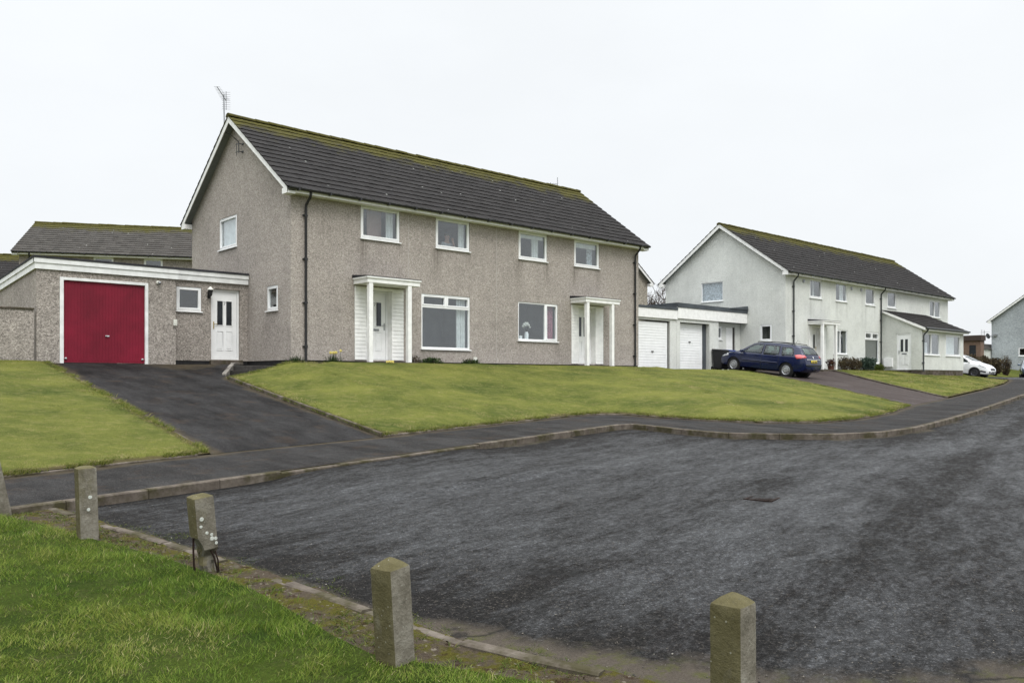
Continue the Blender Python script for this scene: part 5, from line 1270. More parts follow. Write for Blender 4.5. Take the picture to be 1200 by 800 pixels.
def simple_house(name, label, cat, X0, Y0, L, D, dz, rotz, wall, roof, zr=None, wins=(), lefts=(), pipes=(), courses=14, L_front=()):
    h = thing(name, label, cat, (X0, Y0, .4 + dz)); ze = ZE + dz; zr = zr or ZR + dz
    F, FL, FR = gable_walls(h, X0, Y0, L, D, .4 + dz - 1, ze, zr, .291, wins, lefts, wall, ZP + dz)
    gable_roof(h, X0, Y0, L, D, ze, zr, .26, .30, .291, mat=roof, courses=courses)
    for a, b, c, d in wins: window(h, F, a, b, c, d, 'half' if b - a > 1.2 else 'single', room='room', depth=1.2)
    for a, b, c, d in lefts: window(h, FL, a, b, c, d, 'single', room='room_dark', depth=1.2)
    for u in pipes: downpipe(h, F, u, .4 + dz, ze - .06)
    h.rotation_euler.z = rotz
    return h
def build_background():
    h = simple_house('house', 'house with a weathered grey tiled roof behind the red-doored garage', 'house', 9.66, 47.6, 22, 7.3, .98, R(-28), 'harl_side', 'tiles_grey', 8.5, wins=[(3.4, 4.35, 5.2, 6.24), (5.8, 6.7, 5.2, 6.24)], pipes=(.5,))
    simple_house('house', 'dark mossy roof just showing beyond the side of the red-doored garage', 'house', 2.6, 73.7, 12, 7.3, 1.1, R(-28), 'harl_tan', 'tiles', 9.35)
    simple_house('house', 'tan gabled house glimpsed behind the grey house and the bare tree', 'house', 40.9, 33, 12, 7.3, .55, R(90), 'harl_tan', 'tiles_grey')
    simple_house('house', 'bluish grey rendered house with a satellite dish, beyond the hedge bushes', 'house', 89.7, 22.4, 16, 7.27, .30, 0, 'harl_blue', 'tiles_grey', lefts=[(3.5, 4.92, 2.25, 3.05)])
    d = thing('satellite_dish', 'dark satellite dish on the rear corner of the bluish grey house', 'dish', (89.7, 29.7, 4.3))
    MB().tube([(89.7, 29.60, 4.2), (89.5, 29.72, 4.2), (89.4, 29.85, 4.25)], .025, 8).build('bracket', 'dark_pipe', d, True)
    MB().lathe((89.4, 29.9, 4.25), (-.35, -.93, .25), [(-.08, .02), (-.04, .15), (.01, .27), (.02, .28), (.0, .15), (-.03, .0001)], 18).build('reflector', 'dark_pipe', d, True)
    MB().tube([(89.4, 29.85, 4.1), (89.2, 29.45, 4.35)], .015, 6).build('feed_arm', 'dark_pipe', d)
    F = Frame((89.7, 22.4), (0, 1), (-1, 0))
    tag(MB().box(F, 6.75, 7.1, .0, .1, 4.18, 4.42).build('alarm_box', 'steel', None, bevel=.01), 'small grey box on the bluish grey house wall beside the satellite dish', 'box')
    b = thing('outbuilding', 'brown clad flat-roofed building beyond the white hatchback', 'building', (72, 24.7, .4))
    F = Frame((72, 24.6), (0, 1), (-1, 0)); mb = MB(); wall_panel(mb, F, 0, 5, .0, 3.1, [(.35, .85, 1.5, 2.75)]); F3 = Frame((72, 24.6), (1, 0), (0, -1)); wall_panel(mb, F3, 0, .7, .0, 3.1)
    u = 0
    while u < 5: mb.box(F, u, u + .02, .0, .012, .3, 1.45); u += .25
    mb.build('wall', 'brown_clad', b, recalc=False); MB().box(WORLD, 71.85, 72.8, 24.5, 29.7, 3.1, 3.52).build('roof', 'brown_dark', b)
    MB().box(F, .351, .849, -.06, -.03, 1.501, 2.749).build('window', 'dark_glass', b)
    g = thing('garage', 'white walled garage with a low grey roof behind the bluish grey house', 'garage', (88, 29.2, .9))
    F = Frame((88, 29.75), (0, 1), (-1, 0)); mb = MB(); wall_panel(mb, F, 0, 2.4, .3, 2.95); mb.box(WORLD, 88.01, 93, 29.76, 32.1, .3, 2.95); mb.build('wall', 'harl_pale', g, recalc=False)
    MB().hexa([(87.8, 29.6, 2.95), (93, 29.6, 2.95), (93, 32.4, 2.95), (87.8, 32.4, 2.95)], [(88.6, 30.2, 3.5), (93, 30.2, 3.5), (93, 31.8, 3.5), (88.6, 31.8, 3.5)]).build('roof', 'tiles_grey', g)
    vertical_ribbed_door(g, F, .3, 2.1, .6, 2.5, .02, 'upvc', 'garage_door', .15, True)
build_near_house(); build_left_garage(); build_right_garages(); build_second_house(); build_background()

# ------------------------------------------------------------------ aerials
def yagi(parent, c, d, length, n, mat='aerial', span=.36):
    """boom with rods across it"""
    d = Vector(d).normalized(); up = Vector((0, 0, 1)); s = d.cross(up).normalized(); mb = MB(); c = Vector(c)
    mb.tube([c - d * length * .35, c + d * length * .65], .010, 6)
    for i in range(n):
        p = c + d * length * (-.35 + i / (n - 1)); w = span * (1 - .35 * i / n) / 2; mb.tube([p - s * w, p + s * w], .0045, 5)
    for k in (-1, 1):
        for j in range(4):
            q = c - d * length * .35 + up * (k * (.06 + .07 * j)); mb.tube([q - s * .13, q + s * .13], .004, 5)
    mb.tube([c - d * length * .35 - up * .3, c - d * length * .35 + up * .3], .009, 5)
    return mb.build('antenna', mat, parent)
def build_aerials():
    a = thing('tv_aerial', 'television aerial on a mast at the gable peak of the grey house', 'aerial', (11.05, 25.95, 7.2))
    MB().tube([(11.02, 25.96, 7.86), (11.0, 25.97, 9.05)], .022, 8).build('mast', 'steel', a, True)
    yagi(a, (10.93, 25.86, 8.97), (-.57, -.82, 0), 1.3, 11, span=.26)
    MB().tube([(11.01, 25.94, 7.88), (11.08, 25.55, 7.68), (11.19, 25.35, 7.48)], .012, 5).build('cable', 'black_plastic', a, True)
    b = MB()
    for z in (7.08, 7.32): b.tube([(11.205, 25.02, z), (11.08, 25.03, z), (11.08, 25.24, z + .01)], .014, 6); b.box(Frame((11.208, 25.02), (0, 1), (-1, 0)), -.06, .06, 0, .015, z - .03, z + .03)
    b.tube([(11.08, 25.03, 7.02), (11.08, 25.03, 7.4)], .014, 6); b.tube([(11.08, 25.2, 6.98), (11.08, 25.2, 7.36)], .010, 5)
    tag(b.build('aerial_bracket', 'aerial', None), 'dark metal bracket fixed high on the gable wall', 'bracket')
    c = thing('tv_aerial', 'small aerial just showing above the far end of the mossy ridge', 'aerial', (26.2, 26.6, 7.6))
    MB().tube([(26.2, 26.6, 7.5), (26.2, 26.6, 8.75)], .02, 8).build('mast', 'steel', c, True); yagi(c, (26.2, 26.6, 8.7), (-.8, .5, 0), .9, 9)
    c = thing('tv_aerial', 'faint aerial on the roof of the white walled garage', 'aerial', (90.5, 30.6, 3.5))
    MB().tube([(90.5, 30.6, 3.3), (90.5, 30.6, 4.9)], .025, 8).build('mast', 'steel', c, True); yagi(c, (90.5, 30.6, 4.7), (-.5, -.8, 0), 1.0, 8)
build_aerials()

# ------------------------------------------------------------------ cars
def car(name, label, cat, loc, rotz, pitch, prof, paint, wheels, glass, L, rim='alloy', rail=False, plates=(), wr=.315, roll_pts=None, front=None, rear=None):
    """body lofted along its length (x forwards), then arches cut, windows cut and glazed"""
    t = thing(name, label, cat, loc); M4 = Matrix.Identity(4)
    S = np.array(prof['s']); ss = np.linspace(S[0], S[-1], 110)
    def it(k, sg=1.3):
        v = np.interp(ss, S, prof[k]); ker = np.exp(-.5 * (np.arange(-4, 5) / sg) ** 2); ker /= ker.sum(); p = np.pad(v, 4, mode='reflect', reflect_type='odd'); return np.convolve(p, ker, 'valid')
    zb, zt, wm, wt, zl_ = it('zb'), it('zt'), it('wm'), it('wt'), it('belt')
    rings = []
    for i, x in enumerate(ss):
        b, T, w, q, bl = zb[i], zt[i], wm[i], wt[i], zl_[i]; bl = min(bl, T - .05); wb = w - .035; e = [(.0, b), (w * .80, b), (w * .965, b + .07), (w * .995, b + (bl - b) * .35), (w, b + (bl - b) * .62), (wb + .012, bl - .03), (wb - .005, bl)]
        q = min(q, wb - .02)
        for f in (.2, .4, .6, .8): e.append((wb - .005 + (q + .035 - wb) * f, bl + (T - .055 - bl) * f))
        e += [(q + .015, T - .05), (q - .05, T - .022), (q * .6, T - .006), (0, T)]
        rings.append(e)
    X = ss - L / 2; V, Fc = [], []; m = len(rings[0])
    for i, e in enumerate(rings):
        for (y, z) in e: V.append((X[i], y, z))
        for (y, z) in e[-2:0:-1]: V.append((X[i], -y, z))
    k = 2 * m - 2
    for i in range(len(ss) - 1):
        for j in range(k): j2 = (j + 1) % k; Fc.append((i * k + j, (i + 1) * k + j, (i + 1) * k + j2, i * k + j2))
    Fc.append(tuple(range(k))); Fc.append(tuple((len(ss) - 1) * k + j for j in range(k))[::-1])
    me = bpy.data.meshes.new('body'); me.from_pydata(V, [], Fc)
    bm = bmesh.new(); bm.from_mesh(me); bmesh.ops.recalc_face_normals(bm, faces=bm.faces); bm.to_mesh(me)
    bvh = BVHTree.FromBMesh(bm)
    # wheel arches
    body = bpy.data.objects.new('body', me); COL.objects.link(body)
    cut = MB()
    for wx in wheels:
        for sg in (-1, 1): cut.lathe((wx, sg * 1.1, wr + .005), (0, -sg, 0), [(0, wr + .055), (.52, wr + .055)], 28)
    co = cut.build('cutter', None); md = body.modifiers.new('b', 'BOOLEAN'); md.object = co; md.operation = 'DIFFERENCE'; md.solver = 'EXACT'
    dg = bpy.context.evaluated_depsgraph_get(); m2 = bpy.data.meshes.new_from_object(body.evaluated_get(dg))
    bpy.data.objects.remove(body); bpy.data.objects.remove(co)
    # window openings
    bm = bmesh.new(); bm.from_mesh(m2); kill = []
    for axis, poly, sides in glass:
        pl = np.array(poly); c = pl.mean(0); pl2 = c + (pl - c) * .97
        for f in bm.faces:
            q = f.calc_center_median(); n = f.normal
            if axis == 'y' and abs(n.y) > .45 and inside(np.array([[q.x, q.z]]), pl2)[0]: kill.append(f)
            if axis == 'f' and n.x > .15 and n.z > .05 and abs(q.y) < 10 and q.x > 0 and inside(np.array([[q.y, q.z]]), pl2)[0]: kill.append(f)
            if axis == 'r' and n.x < -.25 and q.x < 0 and inside(np.array([[q.y, q.z]]), pl2)[0]: kill.append(f)
    bmesh.ops.delete(bm, geom=list(set(kill)), context='FACES'); bm.to_mesh(m2); bm.free()
    bo = link('body', m2, paint, None, True, 0, 28); bo.parent = t
    def put(o): o.parent = t; return o
    def cast(axis, a, b, sg):
        if axis == 'y': o, d = Vector((a, sg * 3, b)), Vector((0, -sg, 0))
        elif axis == 'f': o, d = Vector((4, a, b)), Vector((-1, 0, 0))
        else: o, d = Vector((-4, a, b)), Vector((1, 0, 0))
        h = bvh.ray_cast(o, d)
        return h[0], h[1]
    def decal(name, axis, poly, mat, sg=1, off=.006, thick=.006, parent=None, hole=None, step=.06):
        bd = densify(poly, step); nb = len(bd); pl = [tuple(p) for p in bd]
        xs = [p[0] for p in poly]; ys = [p[1] for p in poly]
        g = np.array([(x, y) for x in np.arange(min(xs), max(xs), step) for y in np.arange(min(ys), max(ys), step)]); g = g[inside(g, poly)] if len(g) else np.zeros((0, 2))
        if len(g):
            Lp = np.array([(*p, 0) for p in list(poly) + [poly[0]]]); g = g[poly_dist(g, Lp)[0] > step * .35]
        ed = [(i, (i + 1) % nb) for i in range(nb)]; pts = [Vector(p) for p in pl]
        if hole:
            hb = densify(hole, step); h0 = len(pts); pts += [Vector(p) for p in hb]; ed += [(h0 + i, h0 + (i + 1) % len(hb)) for i in range(len(hb))]
            if len(g): g = g[~inside(g, hole)]; Lh = np.array([(*p, 0) for p in list(hole) + [hole[0]]]); g = g[poly_dist(g, Lh)[0] > step * .35]
        pts += [Vector(p) for p in g]
        r = delaunay_2d_cdt(pts, ed, [], 1, 1e-5); P = [tuple(v) for v in r[0]]; vs = []
        for a, b in P:
            q, n = cast(axis, a, b, sg)
            if q is None: q, n = cast(axis, a * .98, b, sg)
            if q is None: q = Vector((0, 0, .5)); n = Vector((0, 0, 1))
            vs.append(q + n * off)
        fs = [f for f in r[2] if not (hole and inside(np.array([np.mean([P[i] for i in f], 0)]), hole)[0])]
        me = bpy.data.meshes.new(name); me.from_pydata([tuple(v) for v in vs], [], fs)
        bm = bmesh.new(); bm.from_mesh(me); bmesh.ops.recalc_face_normals(bm, faces=bm.faces); bm.to_mesh(me); bm.free()
        o = link(name, me, mat, None, True); md = o.modifiers.new('thick', 'SOLIDIFY'); md.thickness = thick; md.offset = 0; o.parent = parent or t; return o
    def grow(poly, k):
        p = np.array(poly, float); c = p.mean(0); d = p - c; r = np.hypot(*d.T); return [tuple(x) for x in c + d * ((r + k) / r)[:, None]]
    for axis, poly, sides in glass:
        for sg in sides:
            nm = 'side_window' if axis == 'y' else ('windscreen' if axis == 'f' else 'rear_window')
            o = decal(nm, axis, poly, 'car_glass', sg, .002, .004)
            decal('seal', axis, grow(poly, .022), 'black_plastic', sg, .005, .006, o, hole=grow(poly, -.018), step=.05)
    # wheels
    hw = max(prof['wm'])
    for wx in wheels:
        for sg in (-1, 1):
            c = (wx, sg * (hw - .03), wr); ax = (0, sg, 0)
            w = put(MB().lathe(c, ax, [(-.19, wr * .70), (-.19, wr * .9), (-.165, wr * .985), (-.10, wr), (-.03, wr * .985), (.005, wr * .93), (.012, wr * .80), (.0, wr * .69), (-.03, wr * .66)], 32).build('wheel', 'rubber', None, True))
            r_ = MB().lathe(c, ax, [(-.04, wr * .67), (-.005, wr * .67), (.002, wr * .62), (-.015, wr * .56), (-.022, wr * .52)], 28)
            R_ = w
            if rim == 'dark_alloy':
                for q in range(5):
                    a = q * 2 * math.pi / 5 + .3; d = Vector((math.cos(a), 0, math.sin(a))); e = Vector((-math.sin(a), 0, math.cos(a))); cc = Vector(c) + Vector((0, sg * -.015, 0))
                    r_.hexa([cc + d * .03 - e * .035, cc + d * wr * .58 - e * .022, cc + d * wr * .58 + e * .022, cc + d * .03 + e * .035], [p + Vector((0, sg * .02, 0)) for p in (cc + d * .03 - e * .03, cc + d * wr * .58 - e * .02, cc + d * wr * .58 + e * .02, cc + d * .03 + e * .03)])
                r_.lathe(c, ax, [(-.03, .06), (.01, .05), (.015, .0001)], 14)
            else:
                r_.lathe(c, ax, [(-.03, wr * .53), (-.012, wr * .46), (.006, wr * .34), (.008, wr * .22), (-.004, wr * .16), (.012, wr * .13), (.016, .0001)], 28)
                for q in range(8):
                    a = q * math.pi / 4; p = Vector(c) + Vector((math.cos(a), 0, math.sin(a))) * wr * .43
                    r_.box(Frame((p.x, p.y), (1, 0), (0, sg)), -.022, .022, -.02, .004, p.z - .022, p.z + .022)
            rr = r_.build('rim', rim, None, True); rr.parent = w
            if rim != 'dark_alloy':
                hm = MB()
                for q in range(8):
                    a = (q + .5) * math.pi / 4; p = Vector(c) + Vector((math.cos(a), 0, math.sin(a))) * wr * .44; hm.lathe(p + Vector((0, sg * -.006, 0)), ax, [(0, .02), (.004, .018)], 8)
                h_ = hm.build('cooling_slots', 'black_plastic'); h_.parent = w
            lin = MB().lathe((wx, sg * (hw - .30), wr + .005), ax, [(-.05, wr + .05), (.235, wr + .05)], 28); put(lin.build('wheel_arch', 'black_plastic', None, True))
    # seats
    for sx in (-1, 1):
        for xx, nm in ((.22, 'front'), (-.72, 'rear')):
            sm = MB(); sm.hexa([(xx - .1, sx * .38 - .23, .62), (xx + .06, sx * .38 - .23, .62), (xx + .06, sx * .38 + .23, .62), (xx - .1, sx * .38 + .23, .62)], [(xx - .26, sx * .38 - .19, 1.12), (xx - .14, sx * .38 - .19, 1.12), (xx - .14, sx * .38 + .19, 1.12), (xx - .26, sx * .38 + .19, 1.12)])
            sm.ellipsoid((xx - .22, sx * .38, 1.24), (.06, .13, .10), 10, 6); put(sm.build('seat', 'seat', None, True))
    return t, decal, put, cast

def finish(t, rotz, pitch):
    t.rotation_euler = (0, -pitch, rotz)

def mirrors(put, x, y, z, mat):
    for sg in (-1, 1):
        m = MB().ellipsoid((x, sg * (y + .09), z), (.07, .11, .075), 12, 8); m.box(Frame((x, sg * y), (1, 0), (0, sg)), -.03, .03, -.1, .06, z - .05, z - .01); put(m.build('wing_mirror', mat, None, True))

def build_cars():
    # dark blue estate
    L = 4.5; prof = dict(s=[0, .05, .14, .28, .42, .60, .85, 1.6, 2.3, 2.75, 3.1, 3.45, 3.6, 4.0, 4.25, 4.40, 4.47, 4.5],
        zb=[.42, .32, .27, .25, .24, .23, .22, .20, .20, .20, .20, .20, .20, .21, .22, .24, .30, .36],
        zt=[.66, .95, 1.05, 1.23, 1.38, 1.462, 1.482, 1.50, 1.488, 1.44, 1.25, 1.03, .985, .92, .835, .74, .66, .60],
        wm=[.68, .77, .82, .85, .862, .87, .872, .876, .876, .876, .874, .872, .870, .86, .83, .78, .73, .66],
        wt=[.60, .66, .66, .62, .59, .575, .575, .585, .59, .58, .62, .68, .70, .68, .62, .54, .48, .42],
        belt=[.86, .90, .96, .97, .965, .96, .95, .935, .92, .91, .90, .89, .88, .84, .76, .68, .60, .55])
    fx = lambda s_: s_ - L / 2
    gl = [('y', [(fx(.62), 1.00), (fx(1.18), .985), (fx(1.26), 1.33), (fx(.82), 1.34), (fx(.70), 1.27)], (1, -1)),
          ('y', [(fx(1.36), .985), (fx(2.12), .965), (fx(2.12), 1.37), (fx(1.40), 1.365)], (1, -1)),
          ('y', [(fx(2.24), .965), (fx(3.28), .955), (fx(2.86), 1.25), (fx(2.66), 1.35), (fx(2.24), 1.38)], (1, -1)),
          ('f', [(-.62, 1.05), (.62, 1.05), (.53, 1.38), (-.53, 1.38)], (1,)),
          ('r', [(-.56, 1.09), (.56, 1.09), (.50, 1.37), (-.50, 1.37)], (1,))]
    wh = [fx(.90), fx(3.66)]
    yb, yf = 20.0, 22.7; zz = h_up(np.array([(35.55, yb - .05), (35.55, yf - .05)])) + .006
    pitch = math.atan2(zz[1] - zz[0], yf - yb); cx, cy = 35.50, 21.38
    t, decal, put, cast = car('estate_car', 'dark blue estate car parked nose first on the sloping drive between the houses', 'car', (cx, cy, (zz[0] + zz[1]) / 2 - .01), R(90), pitch, prof, 'car_blue', wh, gl, L)
    mirrors(put, fx(3.2), .88, 1.0, 'car_blue')
    for sg in (-1, 1):
        decal('tail_light', 'y', [(fx(.05), .93), (fx(.42), .86), (fx(.56), 1.02), (fx(.36), 1.06), (fx(.12), 1.04)], 'red_lens', sg, .008)
        decal('headlight', 'y', [(fx(3.98), .72), (fx(4.36), .63), (fx(4.38), .74), (fx(4.02), .86)], 'clear_lens', sg, .008)
        decal('rubbing_strip', 'y', [(fx(1.0 + .38), .58), (fx(3.2), .58), (fx(3.2), .63), (fx(1.38), .63)], 'car_blue', sg, .012, .014)
        for s_ in (1.42, 2.36): put(MB().tube([Vector((fx(s_), sg * .872, .885)), Vector((fx(s_ + .09), sg * .90, .888)), Vector((fx(s_ + .18), sg * .872, .886))], .014, 8).build('door_handle', 'car_blue', None, True))
        for pts in ([(1.30, .30), (1.315, .30), (1.315, .95), (1.30, .95)], [(2.18, .28), (2.195, .28), (2.195, .94), (2.18, .94)], [(3.22, .32), (3.235, .32), (3.30, .92), (3.285, .92)]):
            decal('door_gap', 'y', [(fx(a), b) for a, b in pts], 'black_plastic', sg, .002, .003)
        q = MB(); pts = []
        for s_ in np.linspace(.75, 2.6, 12):
            h = cast('y', fx(s_), 1.40, sg)[0]; pts.append(Vector((fx(s_), sg * .545, 1.535 - .04 * ((s_ - 1.7) / 1) ** 2)))
        q.tube([pts[0] + Vector((-.03, 0, -.07))] + pts + [pts[-1] + Vector((.03, 0, -.06))], .016, 8); put(q.build('roof_rail', 'black_plastic', None, True))
    decal('tail_light', 'r', [(.60, .93), (.76, .93), (.74, 1.04), (.62, 1.05)], 'red_lens', 1, .008); decal('tail_light', 'r', [(-.60, .93), (-.76, .93), (-.74, 1.04), (-.62, 1.05)], 'red_lens', 1, .008)
    decal('chrome_strip', 'r', [(-.58, .84), (.58, .84), (.58, .885), (-.58, .885)], 'alloy', 1, .014, .012)
    p = decal('number_plate', 'r', [(-.26, .715), (.26, .715), (.26, .825), (-.26, .825)], 'plate_yellow', 1, .016, .01)
    for i, y in enumerate((-.20, -.145, -.09, -.035, .06, .115, .17)):
        decal('plate_marks', 'r', [(y - .02, .74), (y + .018, .74), (y + .018, .80), (y - .02, .80)], 'black_plastic', 1, .0235, .003, p, step=.03)
    hb = cast('r', 0, .965, 1)[0]; put(MB().lathe(hb + Vector((-.002, 0, 0)), (-1, 0, 0), [(0, .05), (.012, .046), (.014, .034), (.008, .03), (.012, .0001)], 18).build('badge', 'chrome', None, True))
    decal('bumper_strip', 'r', [(-.70, .60), (.70, .60), (.70, .645), (-.70, .645)], 'black_plastic', 1, .012, .012)
    put(MB().tube([(fx(.1), .0, .36), (fx(-.06), .0, .36), (fx(-.09), 0, .44)], .022, 8).ellipsoid((fx(-.09), 0, .46), (.03, .03, .03), 10, 6).build('tow_bar', 'black_plastic', None, True))
    put(MB().tube([(fx(1.05), 0, 1.48), (fx(.92), 0, 1.70)], .006, 6).build('roof_aerial', 'black_plastic'))
    decal('grille', 'f', [(-.38, .50), (.38, .50), (.38, .62), (-.38, .62)], 'black_plastic', 1, .008); decal('number_plate', 'f', [(-.26, .40), (.26, .40), (.26, .49), (-.26, .49)], 'upvc', 1, .014, .01)
    finish(t, R(90), pitch)
    # white hatchback, nose to the road
    L = 3.97; prof = dict(s=[0, .05, .14, .26, .45, .65, 1.3, 1.9, 2.25, 2.65, 3.05, 3.2, 3.55, 3.75, 3.88, 3.94, 3.97],
        zb=[.40, .30, .26, .24, .22, .21, .19, .19, .19, .19, .19, .19, .20, .21, .22, .25, .30],
        zt=[.70, .96, 1.10, 1.27, 1.42, 1.46, 1.48, 1.46, 1.41, 1.24, 1.04, .99, .90, .82, .72, .63, .56],
        wm=[.68, .76, .81, .84, .855, .86, .862, .862, .86, .858, .855, .85, .82, .77, .70, .63, .56],
        wt=[.60, .64, .63, .60, .57, .565, .575, .575, .57, .61, .67, .68, .65, .59, .52, .46, .40],
        belt=[.88, .94, 1.0, 1.01, 1.0, .99, .965, .945, .935, .92, .90, .885, .82, .74, .66, .58, .52])
    fx = lambda s_: s_ - L / 2
    gl = [('y', [(fx(1.0), 1.02), (fx(1.62), 1.0), (fx(1.62), 1.35), (fx(1.05), 1.33)], (1, -1)), ('y', [(fx(1.72), .99), (fx(2.86), .965), (fx(2.38), 1.22), (fx(2.16), 1.32), (fx(1.72), 1.355)], (1, -1)),
          ('f', [(-.61, 1.08), (.61, 1.08), (.52, 1.36), (-.52, 1.36)], (1,)), ('r', [(-.54, 1.12), (.54, 1.12), (.48, 1.35), (-.48, 1.35)], (1,))]
    wh = [fx(.63), fx(3.12)]; X, Yw = 60.2, 20.7
    cy = Yw + (3.12 - L / 2); zz = h_up(np.array([(X, Yw), (X, Yw + 2.49)])) + .008
    t, decal, put, cast = car('hatchback', 'white hatchback with dark alloy wheels nosing out beyond the sunroom', 'car', (X, cy, (zz[0] + zz[1]) / 2 - .005), R(-90), 0, prof, 'car_white', wh, gl, L, 'dark_alloy')
    mirrors(put, fx(2.78), .86, 1.02, 'car_white')
    for sg in (-1, 1):
        decal('headlight', 'y', [(fx(3.32), .82), (fx(3.78), .66), (fx(3.80), .74), (fx(3.40), .90)], 'clear_lens', sg, .008)
        decal('fog_lamp_recess', 'f', [(sg * .42, .34), (sg * .60, .36), (sg * .58, .46), (sg * .42, .42)], 'black_plastic', 1, .008)
    for sg in (-1, 1): decal('bumper_vent', 'y', [(fx(3.45), .40), (fx(3.80), .36), (fx(3.80), .44), (fx(3.5), .50)], 'black_plastic', sg, .008)
    decal('grille', 'f', [(-.40, .52), (.40, .52), (.34, .64), (-.34, .64)], 'black_plastic', 1, .008); decal('lower_grille', 'f', [(-.38, .28), (.38, .28), (.34, .38), (-.34, .38)], 'black_plastic', 1, .008)
    decal('number_plate', 'f', [(-.26, .41), (.26, .41), (.26, .50), (-.26, .50)], 'upvc', 1, .014, .01)
    finish(t, R(-90), math.atan2(zz[0] - zz[1], 2.49))
    # far blue car facing the camera
    L = 4.2; prof = dict(prof); prof['s'] = [x * L / 3.97 for x in prof['s']]; prof['zt'] = [z * 1.02 for z in prof['zt']]
    k = L / 3.97; fx = lambda s_: s_ * k - L / 2
    gl = [('y', [(fx(1.0), 1.02), (fx(1.62), 1.0), (fx(1.62), 1.35), (fx(1.05), 1.33)], (1, -1)), ('y', [(fx(1.72), .99), (fx(2.86), .965), (fx(2.38), 1.22), (fx(2.16), 1.32), (fx(1.72), 1.355)], (1, -1)),
          ('f', [(-.61, 1.08), (.61, 1.08), (.52, 1.38), (-.52, 1.38)], (1,))]
    X, Y = 76.0, 22.15; z = float(h_up(np.array([(X, Y)]))[0])
    t, decal, put, cast = car('parked_car', 'steel blue car seen from the front, below the bluish grey house', 'car', (X, Y, z + .01), 0, 0, prof, 'car_steel_blue', [fx(.63), fx(3.12)], gl, L)
    mirrors(put, fx(2.78), .86, 1.02, 'car_steel_blue')
    for sg in (-1, 1): decal('headlight', 'f', [(sg * .40, .62), (sg * .66, .66), (sg * .66, .76), (sg * .42, .72)], 'clear_lens', 1, .008)
    decal('grille', 'f', [(-.36, .54), (.36, .54), (.34, .68), (-.34, .68)], 'black_plastic', 1, .008); decal('number_plate', 'f', [(-.26, .40), (.26, .40), (.26, .50), (-.26, .50)], 'upvc', 1, .014, .01)
    put(MB().lathe(cast('f', 0, .61, 1)[0] + Vector((.012, 0, 0)), (1, 0, 0), [(0, .06), (.01, .055), (.012, .0001)], 16).build('badge', 'chrome', None, True))
    finish(t, R(199), 0)
build_cars()

# ------------------------------------------------------------------ bins, plants, trees
def wheelie_bin(x, y, z, mat, lidmat, label, rz=0):
    t = thing('wheelie_bin', label, 'bin', (x, y, z), 0, 'wheelie bins beside the garage')
    F = Frame((x, y), (1, 0), (0, -1)); w, d = .27, .30
    MB().hexa([F(-w * .8, -d * .75, z + .06), F(w * .8, -d * .75, z + .06), F(w * .8, d * .75, z + .06), F(-w * .8, d * .75, z + .06)], [F(-w, -d, z + .95), F(w, -d, z + .95), F(w, d, z + .95), F(-w, d, z + .95)]).build('bin_body', mat, t, bevel=.02)
    MB().hexa([F(-w - .02, -d - .03, z + .95), F(w + .02, -d - .03, z + .95), F(w + .02, d + .04, z + .95), F(-w - .02, d + .04, z + .95)], [F(-w, -d, z + 1.06), F(w, -d, z + 1.06), F(w, d, z + 1.0), F(-w, d, z + 1.0)]).build('lid', lidmat, t, bevel=.015)
    for s_ in (-1, 1): MB().lathe(F(s_ * .22, -d * .9, z + .1), (s_, 0, 0), [(0, .1), (.05, .1)], 14).build('wheel', 'rubber', t, True)
    MB().tube([F(-.2, -d - .06, z + 1.0), F(.2, -d - .06, z + 1.0)], .014, 8).build('handle', mat, t, True)
    t.rotation_euler.z = rz
def leaf_cloud(name, c, r, n, size, mat, parent, shape=1.0, flat=0, seed=0, quad=True):
    """many small leaf faces through the volume, denser towards an uneven shell"""
    rng = np.random.default_rng(seed + 5); d = rng.normal(size=(n, 3)); d /= np.linalg.norm(d, axis=1)[:, None]
    rad = rng.random(n) ** .42
    bump = np.array([1 + .38 * noise.noise(Vector(v * 2.1) + Vector((seed, 0, 0))) for v in d])
    sq = np.abs(d).max(1) if shape < 1 else np.ones(n)
    P = d * (rad * bump / (sq ** (1 - shape)))[:, None] * np.array(r) + np.array(c)
    P[:, 2] = np.maximum(P[:, 2], c[2] - r[2] * .98)
    a = rng.normal(size=(n, 3)); a /= np.linalg.norm(a, axis=1)[:, None]; b = np.cross(a, rng.normal(size=(n, 3))); b /= np.linalg.norm(b, axis=1)[:, None]
    s_ = size * rng.uniform(.6, 1.4, n)[:, None]
    V = np.stack([P - a * s_, P - b * s_ * .45, P + a * s_, P + b * s_ * .45], 1).reshape(-1, 3)
    F = np.arange(4 * n).reshape(-1, 4); me = np_mesh(name, V, F)
    tint = np.clip(.5 + .5 * np.array([noise.noise(Vector(p) * 3 / max(r)) for p in P]) + rng.normal(0, .18, n), 0, 1); set_attr(me, 'tint', np.repeat(tint, 4))
    return link(name, me, mat, parent)
